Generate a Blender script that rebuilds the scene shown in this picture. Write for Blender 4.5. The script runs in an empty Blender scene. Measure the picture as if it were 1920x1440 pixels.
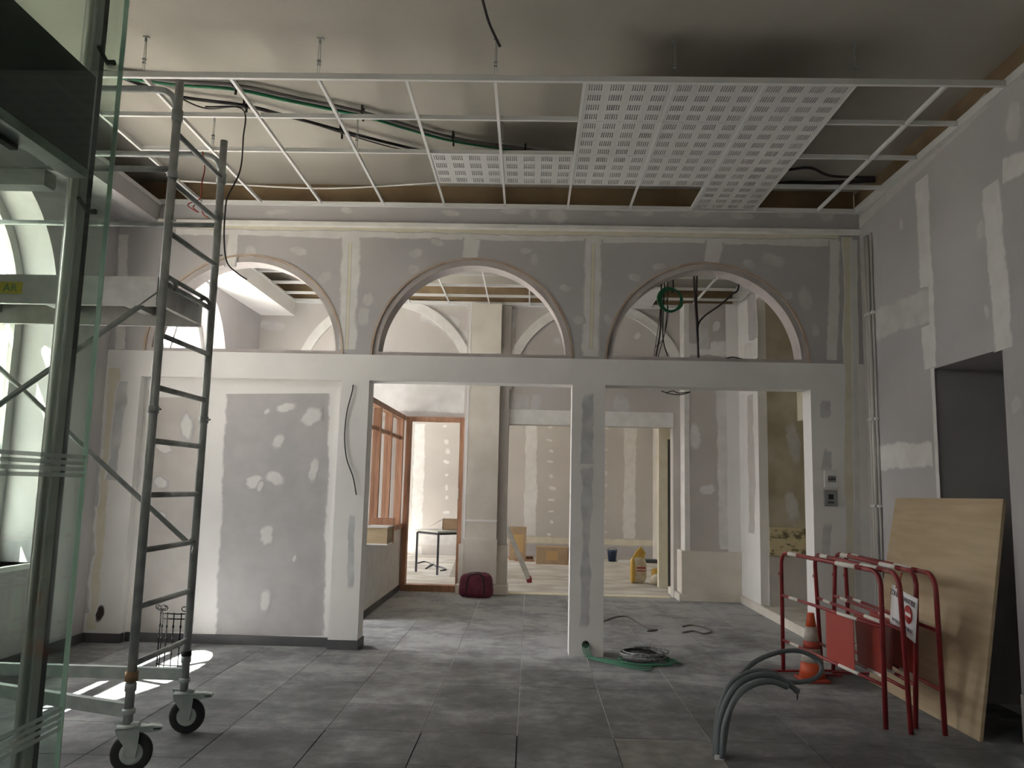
import bpy, math, random
from mathutils import Vector, Matrix
PI = math.pi
C = bpy.context.scene.collection
scene = bpy.context.scene

# ------------------------------------------------------------------ camera
F = 1487.0                       # focal length in pixels of the 1920 x 1440 frame
def _n(v): return v.normalized()
_Y = _n(Vector((34, 193, F))); _Z = Vector((270, -11500, F)); _Z = _n(_Z - _Y * _Z.dot(_Y)); _X = -_n(_Z.cross(_Y))
if _X.x < 0: _X = -_X
CAM = Vector((0, 0, 1.55))
cam_d = bpy.data.cameras.new('camera'); cam = bpy.data.objects.new('camera', cam_d); C.objects.link(cam)
cam_d.sensor_fit = 'HORIZONTAL'; cam_d.sensor_width = 36; cam_d.lens = 36 * F / 1920; cam_d.clip_start = 0.02; cam_d.clip_end = 200
right = Vector((_X.x, _Y.x, _Z.x)); down = Vector((_X.y, _Y.y, _Z.y)); fwd = Vector((_X.z, _Y.z, _Z.z))
cam.matrix_world = Matrix(((right.x, -down.x, -fwd.x, CAM.x), (right.y, -down.y, -fwd.y, CAM.y), (right.z, -down.z, -fwd.z, CAM.z), (0, 0, 0, 1)))
scene.camera = cam
def ray(px, py): return right * (px - 960) + down * (py - 720) + fwd * F
def atY(px, py, Y): d = ray(px, py); return CAM + d * (Y / d.y)          # point of a surveyed plane Y = const
def atX(px, py, X): d = ray(px, py); return CAM + d * (X / d.x)
def atZ(px, py, Z): d = ray(px, py); return CAM + d * ((Z - CAM.z) / d.z)

# ------------------------------------------------------------------ world, sun, exposure
world = bpy.data.worlds.new('world'); scene.world = world; world.use_nodes = True
bgn = world.node_tree.nodes['Background']; bgn.inputs[0].default_value = (0.97, 0.972, 1.0, 1); bgn.inputs[1].default_value = 7.0
sd = bpy.data.lights.new('sun', 'SUN'); sd.energy = 90; sd.angle = 0.009; sd.color = (1, 0.96, 0.90)
sun = bpy.data.objects.new('sun', sd); C.objects.link(sun)
sun.rotation_euler = Vector((0.47, 0.26, -1.0)).to_track_quat('-Z', 'Y').to_euler()
vs = scene.view_settings; vs.view_transform = 'Standard'; vs.look = 'None'; vs.gamma = 1; vs.use_curve_mapping = False; vs.exposure = 1.08
scene.cycles.max_bounces = 14; scene.cycles.diffuse_bounces = 8; scene.cycles.transparent_max_bounces = 16
scene.cycles.sample_clamp_indirect = 8.0; scene.cycles.caustics_reflective = False; scene.cycles.caustics_refractive = False
def portal(loc, sx, sy, direction):
    d = bpy.data.lights.new('window_portal', 'AREA'); d.shape = 'RECTANGLE'; d.size = sx; d.size_y = sy; d.cycles.is_portal = True
    o = bpy.data.objects.new('window_portal', d); C.objects.link(o); o.location = loc
    o.rotation_euler = Vector(direction).to_track_quat('-Z', 'Z').to_euler()

# ------------------------------------------------------------------ layout constants (metres)
XR, XL = 3.20, -4.20            # side walls of the main room
YA, TA = 7.65, 0.22             # arcade wall front face and thickness
YM = 11.90                      # second arcade wall
YB = 18.0                       # far wall
ZG, ZC = 4.28, 4.58             # suspended grid, slab ceiling
ZTOP = 4.31                     # top of the plasterboard linings
WIN = [-0.80, 5.60, 9.50, 13.40, 16.40] # window axes along the left wall; last one unseen, added to brighten far rooms
WR, WS, WSILL = 1.15, 2.95, 0.82

# ------------------------------------------------------------------ materials
def _mat(name):
    m = bpy.data.materials.new(name); m.use_nodes = True; nt = m.node_tree
    return m, nt, nt.nodes['Principled BSDF']
MP = {}
def mat(name, c, rough=0.7, metal=0.0, c2=None, scale=4.0, detail=5, lo=0.4, hi=0.62, bump=0.0, stretch=None, bscale=None, spec=None):
    m, nt, b = _mat(name); N, L = nt.nodes, nt.links; MP[name] = (c, c2 or c, scale, detail, lo, hi)
    b.inputs['Base Color'].default_value = (*c, 1); b.inputs['Roughness'].default_value = rough; b.inputs['Metallic'].default_value = metal
    if spec is not None: b.inputs['Specular IOR Level'].default_value = spec
    if c2 is not None or bump:
        g = N.new('ShaderNodeNewGeometry'); mp = N.new('ShaderNodeMapping'); L.new(g.outputs['Position'], mp.inputs['Vector'])
        if stretch: mp.inputs['Scale'].default_value = stretch
        no = N.new('ShaderNodeTexNoise'); no.inputs['Scale'].default_value = scale; no.inputs['Detail'].default_value = detail
        L.new(mp.outputs['Vector'], no.inputs['Vector'])
        if c2 is not None:
            r = N.new('ShaderNodeValToRGB'); r.color_ramp.elements[0].position = lo; r.color_ramp.elements[1].position = hi
            r.color_ramp.elements[0].color = (*c, 1); r.color_ramp.elements[1].color = (*c2, 1)
            L.new(no.outputs['Fac'], r.inputs['Fac']); L.new(r.outputs['Color'], b.inputs['Base Color'])
        if bump:
            bn = N.new('ShaderNodeTexNoise'); bn.inputs['Scale'].default_value = bscale or scale * 6; bn.inputs['Detail'].default_value = 4
            L.new(mp.outputs['Vector'], bn.inputs['Vector'])
            bp = N.new('ShaderNodeBump'); bp.inputs['Strength'].default_value = bump; bp.inputs['Distance'].default_value = 0.01
            L.new(bn.outputs['Fac'], bp.inputs['Height']); L.new(bp.outputs['Normal'], b.inputs['Normal'])
    return m
M = {}
M['board'] = mat('plasterboard', (0.44, 0.43, 0.435), 0.85, c2=(0.49, 0.475, 0.48), scale=1.6, lo=0.35, hi=0.7)
M['board_warm'] = mat('plasterboard_warm', (0.49, 0.465, 0.44), 0.85, c2=(0.54, 0.515, 0.49), scale=1.4, lo=0.35, hi=0.7)
M['compound'] = mat('joint_compound', (0.70, 0.69, 0.66), 0.8, c2=(0.78, 0.77, 0.74), scale=7, lo=0.35, hi=0.65)
M['compound_thin'] = mat('joint_compound_thin', (0.53, 0.52, 0.495), 0.85, c2=(0.63, 0.62, 0.59), scale=14, lo=0.35, hi=0.65)
M['plaster'] = mat('white_plaster', (0.76, 0.75, 0.735), 0.8, c2=(0.83, 0.82, 0.805), scale=2.2, lo=0.3, hi=0.7, bump=0.04, bscale=30)
M['smear'] = mat('grey_smear', (0.44, 0.45, 0.46), 0.85, c2=(0.60, 0.61, 0.61), scale=9, lo=0.35, hi=0.65)
M['cream'] = mat('cream_paint', (0.68, 0.63, 0.47), 0.75, c2=(0.76, 0.73, 0.60), scale=5, lo=0.35, hi=0.65)
M['creamwall'] = mat('cream_plaster', (0.62, 0.58, 0.51), 0.8, c2=(0.70, 0.665, 0.60), scale=3, lo=0.35, hi=0.65, bump=0.05, bscale=25)
M['olive'] = mat('stained_plaster', (0.36, 0.32, 0.22), 0.9, c2=(0.50, 0.46, 0.36), scale=2.2, lo=0.38, hi=0.62, bump=0.08, bscale=20)
M['blackened'] = mat('worn_stencil', (0.60, 0.52, 0.32), 0.9, c2=(0.17, 0.14, 0.08), scale=9, lo=0.53, hi=0.66, stretch=(1, 1, 1.6))
M['brownstrip'] = mat('bare_brown_wall', (0.23, 0.165, 0.095), 0.9, c2=(0.31, 0.23, 0.14), scale=3, lo=0.35, hi=0.65)
M['ceiling'] = mat('ceiling_plaster', (0.37, 0.353, 0.31), 0.85, c2=(0.43, 0.41, 0.365), scale=0.8, lo=0.35, hi=0.65)
M['whitepaint'] = mat('white_paint', (0.78, 0.78, 0.76), 0.5)
M['tbar'] = mat('white_lacquered_steel', (0.75, 0.76, 0.76), 0.4, 0.0)
M['actile'] = mat('acoustic_tile', (0.66, 0.66, 0.655), 0.8)
M['slot'] = mat('tile_slot', (0.30, 0.30, 0.30), 0.9)
M['galv'] = mat('galvanised_steel', (0.42, 0.45, 0.435), 0.45, 0.2, c2=(0.29, 0.315, 0.305), scale=9, lo=0.4, hi=0.65, bump=0.03, bscale=60)
M['galv_light'] = mat('painted_galvanised_steel', (0.42, 0.49, 0.47), 0.55, 0.25, c2=(0.55, 0.60, 0.57), scale=12, lo=0.4, hi=0.65)
M['alu'] = mat('aluminium', (0.58, 0.585, 0.565), 0.4, 0.35, c2=(0.46, 0.465, 0.45), scale=10, lo=0.4, hi=0.7)
M['steel'] = mat('brushed_stainless_steel', (0.80, 0.78, 0.75), 0.3, 0.6)
M['darkalu'] = mat('dark_aluminium', (0.10, 0.105, 0.10), 0.45, 0.4)
M['header'] = mat('door_header_panel', (0.075, 0.078, 0.07), 0.5, 0.1)
M['plyfloor'] = mat('deck_plywood', (0.30, 0.27, 0.22), 0.8, c2=(0.38, 0.35, 0.29), scale=5)
M['rubber'] = mat('black_rubber', (0.03, 0.03, 0.032), 0.75)
M['brass'] = mat('rusty_brass', (0.35, 0.23, 0.13), 0.5, 0.6)
M['iron'] = mat('black_wrought_iron', (0.004, 0.004, 0.004), 0.7, 0.0, spec=0.03)
M['skirting'] = mat('dark_skirting_tile', (0.075, 0.075, 0.08), 0.5, c2=(0.11, 0.11, 0.115), scale=3)
M['wood'] = mat('red_hardwood', (0.33, 0.165, 0.095), 0.55, c2=(0.43, 0.235, 0.145), scale=5, stretch=(6, 6, 0.6))
M['arch_wood'] = mat('bent_plywood_lining', (0.42, 0.385, 0.375), 0.75, c2=(0.50, 0.465, 0.45), scale=5, lo=0.35, hi=0.65)
M['arch_edge'] = mat('bare_plywood_edge', (0.50, 0.42, 0.34), 0.75, c2=(0.44, 0.32, 0.23), scale=6)
M['red'] = mat('red_enamel', (0.27, 0.022, 0.026), 0.4, c2=(0.19, 0.02, 0.022), scale=14, lo=0.45, hi=0.7)
M['redpanel'] = mat('red_sheet', (0.34, 0.04, 0.028), 0.45)
M['whiteband'] = mat('white_reflective_band', (0.72, 0.70, 0.64), 0.5, c2=(0.55, 0.50, 0.42), scale=30, lo=0.55, hi=0.8)
M['orange'] = mat('orange_plastic', (0.55, 0.085, 0.028), 0.5)
M['coneband'] = mat('cone_white_band', (0.50, 0.47, 0.42), 0.6, c2=(0.38, 0.34, 0.29), scale=14)
M['conebase'] = mat('cone_base', (0.36, 0.05, 0.03), 0.6)
M['ply'] = mat('poplar_plywood', (0.42, 0.325, 0.20), 0.7, c2=(0.51, 0.41, 0.27), scale=3.0, detail=8, stretch=(1, 0.5, 5.0), lo=0.35, hi=0.7)
M['plyedge'] = mat('plywood_edge', (0.50, 0.34, 0.16), 0.8)
M['conduit'] = mat('grey_corrugated_conduit', (0.15, 0.175, 0.185), 0.5)
M['black'] = mat('black_cable', (0.02, 0.018, 0.018), 0.55)
M['browncable'] = mat('dark_brown_cable', (0.045, 0.03, 0.035), 0.6)
M['greycable'] = mat('grey_cable', (0.14, 0.13, 0.125), 0.6)
M['green'] = mat('green_cable', (0.01, 0.15, 0.065), 0.45)
M['palegreen'] = mat('pale_green_cable', (0.06, 0.22, 0.13), 0.5)
M['plasticwrap'] = mat('grey_wrapped_cable', (0.20, 0.21, 0.21), 0.25, c2=(0.55, 0.56, 0.56), scale=40, lo=0.5, hi=0.7)
M['redwire'] = mat('red_wire', (0.45, 0.05, 0.03), 0.5)
M['whiteplastic'] = mat('white_plastic', (0.74, 0.75, 0.74), 0.4)
M['greyplastic'] = mat('grey_plastic', (0.27, 0.28, 0.28), 0.4)
M['screen'] = mat('dark_screen', (0.03, 0.03, 0.03), 0.2)
M['pipe'] = mat('white_pvc_pipe', (0.62, 0.61, 0.57), 0.45)
M['card'] = mat('brown_cardboard', (0.36, 0.26, 0.165), 0.85, c2=(0.41, 0.30, 0.20), scale=6)
M['sack'] = mat('yellow_paper_sack', (0.52, 0.32, 0.08), 0.75, c2=(0.70, 0.58, 0.36), scale=9, lo=0.48, hi=0.56)
M['sackw'] = mat('pale_paper_sack', (0.62, 0.58, 0.48), 0.8, c2=(0.50, 0.42, 0.28), scale=12)
M['yellow'] = mat('yellow_print', (0.52, 0.33, 0.06), 0.6)
M['blue'] = mat('blue_plastic', (0.04, 0.07, 0.13), 0.5)
M['burgundy'] = mat('burgundy_fabric', (0.10, 0.012, 0.03), 0.7, c2=(0.16, 0.025, 0.05), scale=10)
M['blackfab'] = mat('black_webbing', (0.025, 0.02, 0.025), 0.8)
M['tabletop'] = mat('pale_tabletop', (0.66, 0.66, 0.63), 0.4)
M['tableleg'] = mat('grey_steel_leg', (0.07, 0.075, 0.085), 0.5, 0.3)
M['paper'] = mat('white_laminated_sheet', (0.75, 0.75, 0.77), 0.25)
M['ink'] = mat('black_ink', (0.02, 0.02, 0.025), 0.6)
M['signred'] = mat('sign_red', (0.42, 0.03, 0.03), 0.5)
M['stickery'] = mat('yellow_sticker', (0.55, 0.47, 0.03), 0.5)
M['stickerg'] = mat('green_print', (0.05, 0.20, 0.10), 0.5)
M['screed'] = mat('bare_screed', (0.21, 0.21, 0.20), 0.9, c2=(0.30, 0.295, 0.28), scale=7, bump=0.15, bscale=40)
M['grout'] = mat('pale_grout', (0.72, 0.72, 0.70), 0.9)
M['darkjoint'] = mat('open_tile_joint', (0.025, 0.025, 0.025), 0.9)
M['rearfloor'] = mat('dusty_rear_floor', (0.42, 0.39, 0.34), 0.85, c2=(0.62, 0.60, 0.56), scale=1.6, lo=0.38, hi=0.62, stretch=(1, 1.6, 1))
M['stone'] = mat('pale_limestone', (0.17, 0.16, 0.135), 0.9, c2=(0.22, 0.205, 0.175), scale=2.2, lo=0.35, hi=0.65)
M['stonejoint'] = mat('stone_mortar', (0.05, 0.046, 0.04), 0.95)
M['street'] = mat('street_paving', (0.34, 0.33, 0.31), 0.9)
M['winframe'] = mat('grey_window_frame', (0.52, 0.52, 0.50), 0.5)
M['glassedge'] = mat('green_glass_edge', (0.62, 0.74, 0.68), 0.15)
M['frost'] = mat('frosted_film', (0.72, 0.80, 0.77), 0.7); M['frost'].node_tree.nodes['Principled BSDF'].inputs['Alpha'].default_value = 0.55
M['darkleaf'] = mat('dark_door_leaf', (0.10, 0.10, 0.09), 0.6)
M['tape'] = mat('blackened_hole', (0.02, 0.018, 0.015), 0.9)

def floor_tile_mat():
    m, nt, b = _mat('dusty_grey_floor_tile'); N, L = nt.nodes, nt.links
    g = N.new('ShaderNodeNewGeometry'); oi = N.new('ShaderNodeObjectInfo')
    n1 = N.new('ShaderNodeTexNoise'); n1.inputs['Scale'].default_value = 1.5; n1.inputs['Detail'].default_value = 8; n1.inputs['Roughness'].default_value = 0.62
    mp = N.new('ShaderNodeMapping'); mp.inputs['Scale'].default_value = (1.0, 1.1, 1); L.new(g.outputs['Position'], mp.inputs['Vector']); L.new(mp.outputs['Vector'], n1.inputs['Vector'])
    n2 = N.new('ShaderNodeTexNoise'); n2.inputs['Scale'].default_value = 7; n2.inputs['Detail'].default_value = 6; n2.inputs['Roughness'].default_value = 0.7; L.new(mp.outputs['Vector'], n2.inputs['Vector'])
    sep = N.new('ShaderNodeSeparateXYZ'); L.new(g.outputs['Position'], sep.inputs['Vector'])
    # tile tone shifted with depth: paler towards the far rooms
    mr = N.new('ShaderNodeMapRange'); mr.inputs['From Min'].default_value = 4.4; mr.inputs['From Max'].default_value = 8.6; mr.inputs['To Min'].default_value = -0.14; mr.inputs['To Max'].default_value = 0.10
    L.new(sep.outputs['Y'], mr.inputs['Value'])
    a1 = N.new('ShaderNodeMath'); a1.operation = 'MULTIPLY_ADD'; a1.inputs[1].default_value = 0.6; L.new(n2.outputs['Fac'], a1.inputs[0]); L.new(n1.outputs['Fac'], a1.inputs[2])
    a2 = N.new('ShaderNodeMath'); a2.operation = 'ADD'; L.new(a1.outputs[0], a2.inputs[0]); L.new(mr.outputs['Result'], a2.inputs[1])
    a3 = N.new('ShaderNodeMath'); a3.operation = 'MULTIPLY_ADD'; a3.inputs[1].default_value = 0.08; L.new(oi.outputs['Random'], a3.inputs[0]); L.new(a2.outputs[0], a3.inputs[2])
    r = N.new('ShaderNodeValToRGB'); e = r.color_ramp.elements
    e[0].position = 0.60; e[0].color = (0.082, 0.088, 0.092, 1); e[1].position = 1.05; e[1].color = (0.36, 0.368, 0.372, 1)
    k = e.new(0.80); k.color = (0.19, 0.197, 0.202, 1)
    L.new(a3.outputs[0], r.inputs['Fac']); L.new(r.outputs['Color'], b.inputs['Base Color'])
    rr = N.new('ShaderNodeMapRange'); rr.inputs['From Min'].default_value = 0.4; rr.inputs['From Max'].default_value = 0.9; rr.inputs['To Min'].default_value = 0.42; rr.inputs['To Max'].default_value = 0.8
    L.new(a2.outputs[0], rr.inputs['Value']); L.new(rr.outputs['Result'], b.inputs['Roughness'])
    return m
M['tile'] = floor_tile_mat()
def glass_mat(name, tint, gloss=1.0):
    m = bpy.data.materials.new(name); m.use_nodes = True; nt = m.node_tree; N, L = nt.nodes, nt.links
    for n in list(N): N.remove(n)
    o = N.new('ShaderNodeOutputMaterial'); t = N.new('ShaderNodeBsdfTransparent'); t.inputs[0].default_value = (*tint, 1)
    gl = N.new('ShaderNodeBsdfGlossy'); gl.inputs['Roughness'].default_value = 0.02; lw = N.new('ShaderNodeLayerWeight')   # Schlick reflectance, the same from both sides
    pw = N.new('ShaderNodeMath'); pw.operation = 'POWER'; pw.inputs[1].default_value = 5.0; L.new(lw.outputs['Facing'], pw.inputs[0])
    ml = N.new('ShaderNodeMath'); ml.operation = 'MULTIPLY_ADD'; ml.inputs[1].default_value = 0.9 * gloss; ml.inputs[2].default_value = 0.04 * gloss; L.new(pw.outputs[0], ml.inputs[0])
    mx = N.new('ShaderNodeMixShader'); L.new(ml.outputs[0], mx.inputs[0]); L.new(t.outputs[0], mx.inputs[1]); L.new(gl.outputs[0], mx.inputs[2]); L.new(mx.outputs[0], o.inputs['Surface'])
    return m
M['glass'] = glass_mat('green_tinted_glass', (0.84, 0.92, 0.87), 0.9)      # tint per surface crossed
M['pane'] = glass_mat('clear_window_glass', (0.965, 0.965, 0.965), 0.6)
M['dimpane'] = glass_mat('dimmed_window_glass', (0.80, 0.795, 0.785), 0.6)  # darker tint added to cut the daylight these windows let in

# ------------------------------------------------------------------ mesh helpers
class MB:
    def __init__(s): s.v = []; s.f = []; s.m = []; s.mi = 0; s.sm = []; s.smooth = False
    def add(s, vs, fs):
        b = len(s.v); s.v += [tuple(p) for p in vs]
        for q in fs: s.f.append(tuple(b + i for i in q)); s.m.append(s.mi); s.sm.append(s.smooth)
        return s
    def box(s, x0, x1, y0, y1, z0, z1, ch=0):
        vs = [(x, y, z) for x in (x0, x1) for y in (y0, y1) for z in (z0, z1)]
        return s.add(vs, [(0, 1, 3, 2), (4, 6, 7, 5), (0, 4, 5, 1), (2, 3, 7, 6), (0, 2, 6, 4), (1, 5, 7, 3)])
    def obox(s, c, ax, ay, az):                                  # box from centre and half-axis vectors
        c, ax, ay, az = Vector(c), Vector(ax), Vector(ay), Vector(az)
        vs = [c + ax * i + ay * j + az * k for i in (-1, 1) for j in (-1, 1) for k in (-1, 1)]
        return s.add(vs, [(0, 1, 3, 2), (4, 6, 7, 5), (0, 4, 5, 1), (2, 3, 7, 6), (0, 2, 6, 4), (1, 5, 7, 3)])
    def tube(s, pts, r, n=8, closed=False, caps=True):
        P = [Vector(p) for p in pts]; k = len(P); R = r if isinstance(r, (list, tuple)) else [r] * k
        T = []
        for i in range(k):
            a = P[(i - 1) % k] if (closed or i > 0) else P[i]; b = P[(i + 1) % k] if (closed or i < k - 1) else P[i]
            t = b - a; T.append(t.normalized() if t.length > 1e-9 else Vector((0, 0, 1)))
        u = T[0].orthogonal().normalized(); vs = []
        for i in range(k):
            u = u - T[i] * u.dot(T[i]); u = u.normalized() if u.length > 1e-6 else T[i].orthogonal().normalized()
            w = T[i].cross(u)
            for j in range(n):
                a = 2 * PI * j / n; vs.append(P[i] + (u * math.cos(a) + w * math.sin(a)) * R[i])
        fs = []
        for i in range(k if closed else k - 1):
            for j in range(n):
                a = i * n + j; b = i * n + (j + 1) % n; c2 = ((i + 1) % k) * n + (j + 1) % n; d = ((i + 1) % k) * n + j
                fs.append((a, b, c2, d))
        o = s.smooth; s.smooth = True; s.add(vs, fs); s.smooth = o
        if caps and not closed:
            b = len(s.v) - k * n
            s.f.append(tuple(b + j for j in reversed(range(n)))); s.m.append(s.mi); s.sm.append(False)
            s.f.append(tuple(b + (k - 1) * n + j for j in range(n))); s.m.append(s.mi); s.sm.append(False)
        return s
    def cyl(s, p0, p1, r, n=12): return s.tube([p0, p1], r, n)
    def lathe(s, prof, c, axis='Z', n=24):
        c = Vector(c); vs = []
        for (r, h) in prof:
            for j in range(n):
                a = 2 * PI * j / n; x, y = r * math.cos(a), r * math.sin(a)
                vs.append(c + (Vector((x, y, h)) if axis == 'Z' else Vector((h, x, y)) if axis == 'X' else Vector((x, h, y))))
        fs = [(i * n + j, i * n + (j + 1) % n, (i + 1) * n + (j + 1) % n, (i + 1) * n + j) for i in range(len(prof) - 1) for j in range(n)]
        fs.append(tuple(reversed(range(n)))); fs.append(tuple((len(prof) - 1) * n + j for j in range(n)))
        o = s.smooth; s.smooth = True; s.add(vs, fs); s.smooth = o; return s
    def prism(s, poly, d):                                       # 3-D polygon extruded by vector d
        k = len(poly); d = Vector(d); A = [Vector(p) for p in poly]; vs = A + [p + d for p in A]
        return s.add(vs, [tuple(reversed(range(k))), tuple(range(k, 2 * k))] + [(i, (i + 1) % k, k + (i + 1) % k, k + i) for i in range(k)])
    def build(s, name, mats, parent=None, bevel=0.0):
        me = bpy.data.meshes.new(name); me.from_pydata(s.v, [], s.f)
        for m in (mats if isinstance(mats, (list, tuple)) else [mats]): me.materials.append(M[m] if isinstance(m, str) else m)
        me.polygons.foreach_set('material_index', s.m); me.polygons.foreach_set('use_smooth', s.sm); me.update()
        o = bpy.data.objects.new(name, me); C.objects.link(o)
        if parent is not None:
            o.parent = parent
            if parent.type == 'EMPTY': o.matrix_parent_inverse = Matrix.Translation(-parent.location)
        if bevel:
            b = o.modifiers.new('bevel', 'BEVEL'); b.width = bevel; b.segments = 2; b.limit_method = 'ANGLE'
        return o
def clean(o):
    import bmesh
    bm = bmesh.new(); bm.from_mesh(o.data); bmesh.ops.recalc_face_normals(bm, faces=bm.faces); bm.to_mesh(o.data); bm.free(); return o
def tag(o, label, cat=None, group=None, kind=None):
    o['label'] = label
    if cat: o['category'] = cat
    if group: o['group'] = group
    if kind: o['kind'] = kind
    return o
def thing(name, label, cat, loc, group=None):
    o = bpy.data.objects.new(name, None); o.empty_display_size = 0.1; C.objects.link(o); o.location = loc
    return tag(o, label, cat, group)
def struct(o, label=None):
    o['kind'] = 'structure'
    if label: o['label'] = label
    return o
def spline(P, n=8):
    P = [Vector(p) for p in P]; out = []
    for i in range(len(P) - 1):
        a = P[i - 1] if i > 0 else P[i] * 2 - P[i + 1]; b, c = P[i], P[i + 1]; d = P[i + 2] if i + 2 < len(P) else P[i + 1] * 2 - P[i]
        for k in range(n):
            t = k / n; out.append(0.5 * ((2 * b) + (c - a) * t + (2 * a - 5 * b + 4 * c - d) * t * t + (3 * b - a - 3 * c + d) * t ** 3))
    out.append(P[-1]); return out

# wall with openings: u runs along the wall, mp maps (u, w, z) to the world; w0..w1 is the thickness
def wall_with_openings(mb, mp, u0, u1, z0, z1, w0, w1, ops, seg=28):
    def bx(a, b, c, d):
        if b - a < 1e-5 or d - c < 1e-5: return
        p = [mp(u, w, z) for u in (a, b) for w in (w0, w1) for z in (c, d)]
        mb.add(p, [(0, 1, 3, 2), (4, 6, 7, 5), (0, 4, 5, 1), (2, 3, 7, 6), (0, 2, 6, 4), (1, 5, 7, 3)])
    u = u0
    for (a, b, sill, top, arch) in sorted(ops):
        bx(u, a, z0, z1); bx(a, b, z0, sill)
        if not arch: bx(a, b, top, z1)
        else:
            c, R = (a + b) / 2, (b - a) / 2; pts = [(c - R * math.cos(PI * i / seg), top + R * math.sin(PI * i / seg)) for i in range(seg + 1)]
            for i in range(seg):
                (x0, h0), (x1, h1) = pts[i], pts[i + 1]
                p = [mp(x0, w0, h0), mp(x1, w0, h1), mp(x1, w0, z1), mp(x0, w0, z1), mp(x0, w1, h0), mp(x1, w1, h1), mp(x1, w1, z1), mp(x0, w1, z1)]
                mb.add(p, [(0, 1, 2, 3), (4, 7, 6, 5), (0, 4, 5, 1), (3, 2, 6, 7)])
        u = b
    bx(u, u1, z0, z1)
def ring(mb, mp, c, zs, r0, r1, w0, w1, a0=0, a1=PI, seg=32):
    for i in range(seg):
        t0, t1 = a0 + (a1 - a0) * i / seg, a0 + (a1 - a0) * (i + 1) / seg
        q = [mp(c - r * math.cos(t), w, zs + r * math.sin(t)) for w in (w0, w1) for t in (t0, t1) for r in (r0, r1)]
        mb.add(q, [(0, 1, 3, 2), (4, 6, 7, 5), (0, 2, 6, 4), (1, 5, 7, 3)] + ([(0, 4, 5, 1)] if i == 0 else []) + ([(2, 3, 7, 6)] if i == seg - 1 else []))
mX = lambda u, w, z: (u, w, z)          # wall along X
mY = lambda u, w, z: (w, u, z)          # wall along Y

# ------------------------------------------------------------------ structure: floors
floor = struct(MB().box(XL - 0.3, XR + 1.4, -2.2, 5.24, -0.15, -0.006).build('floor', 'darkjoint'), 'dark grey tiled floor of the main room, dusty')
tl = MB(); h = 0.3005
tl.box(-h + .0015, h - .0015, -h, h, -0.012, 0.0); tile_me = None
random.seed(4)
for i in range(-7, 6):
    for j in range(-4, 11):
        x = -0.05 + 0.605 * i + 0.3025; y = 5.24 + 0.605 * j + 0.3025
        if i == 1 and j in (-1, -2): continue                                # lifted: bare screed with the conduits
        if tile_me is None:
            t = tl.build('floor_tile', 'tile', floor); tile_me = t.data
        else:
            t = bpy.data.objects.new('floor_tile', tile_me); C.objects.link(t); t.parent = floor
        t.location = (x, y, random.uniform(-0.0006, 0.0006)); t.rotation_euler = (random.uniform(-.0006, .0006), random.uniform(-.0006, .0006), 0)
g = MB().box(XL - 0.3, XR + 1.4, 5.24, YM, -0.15, -0.004).build('grout_bed', 'grout', floor)
MB().box(0.555, 1.16, 4.03, 5.24, -0.02, -0.004).build('screed_patch', 'screed', floor)
struct(MB().box(XL - 0.3, XR + 1.4, YM, YB + 0.3, -0.15, 0.0).build('floor_rear', 'rearfloor'), 'pale dusty floor of the far rooms')
struct(MB().box(-0.35, 2.05, YM - 0.10, YM + 0.10, 0.0, 0.012).build('threshold_1', 'cream'), 'pale mortar strip at the second opening')
struct(MB().box(-60, XL - 0.5, -40, 60, -0.4, -0.25).build('ground_outside', 'street'), 'street paving outside the windows')

# ------------------------------------------------------------------ ceilings
struct(MB().box(XL - 0.6, XR + 1.5, -2.2, YB + 0.3, ZC, ZC + 0.25).build('ceiling', 'ceiling'), 'bare painted slab ceiling')

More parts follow.
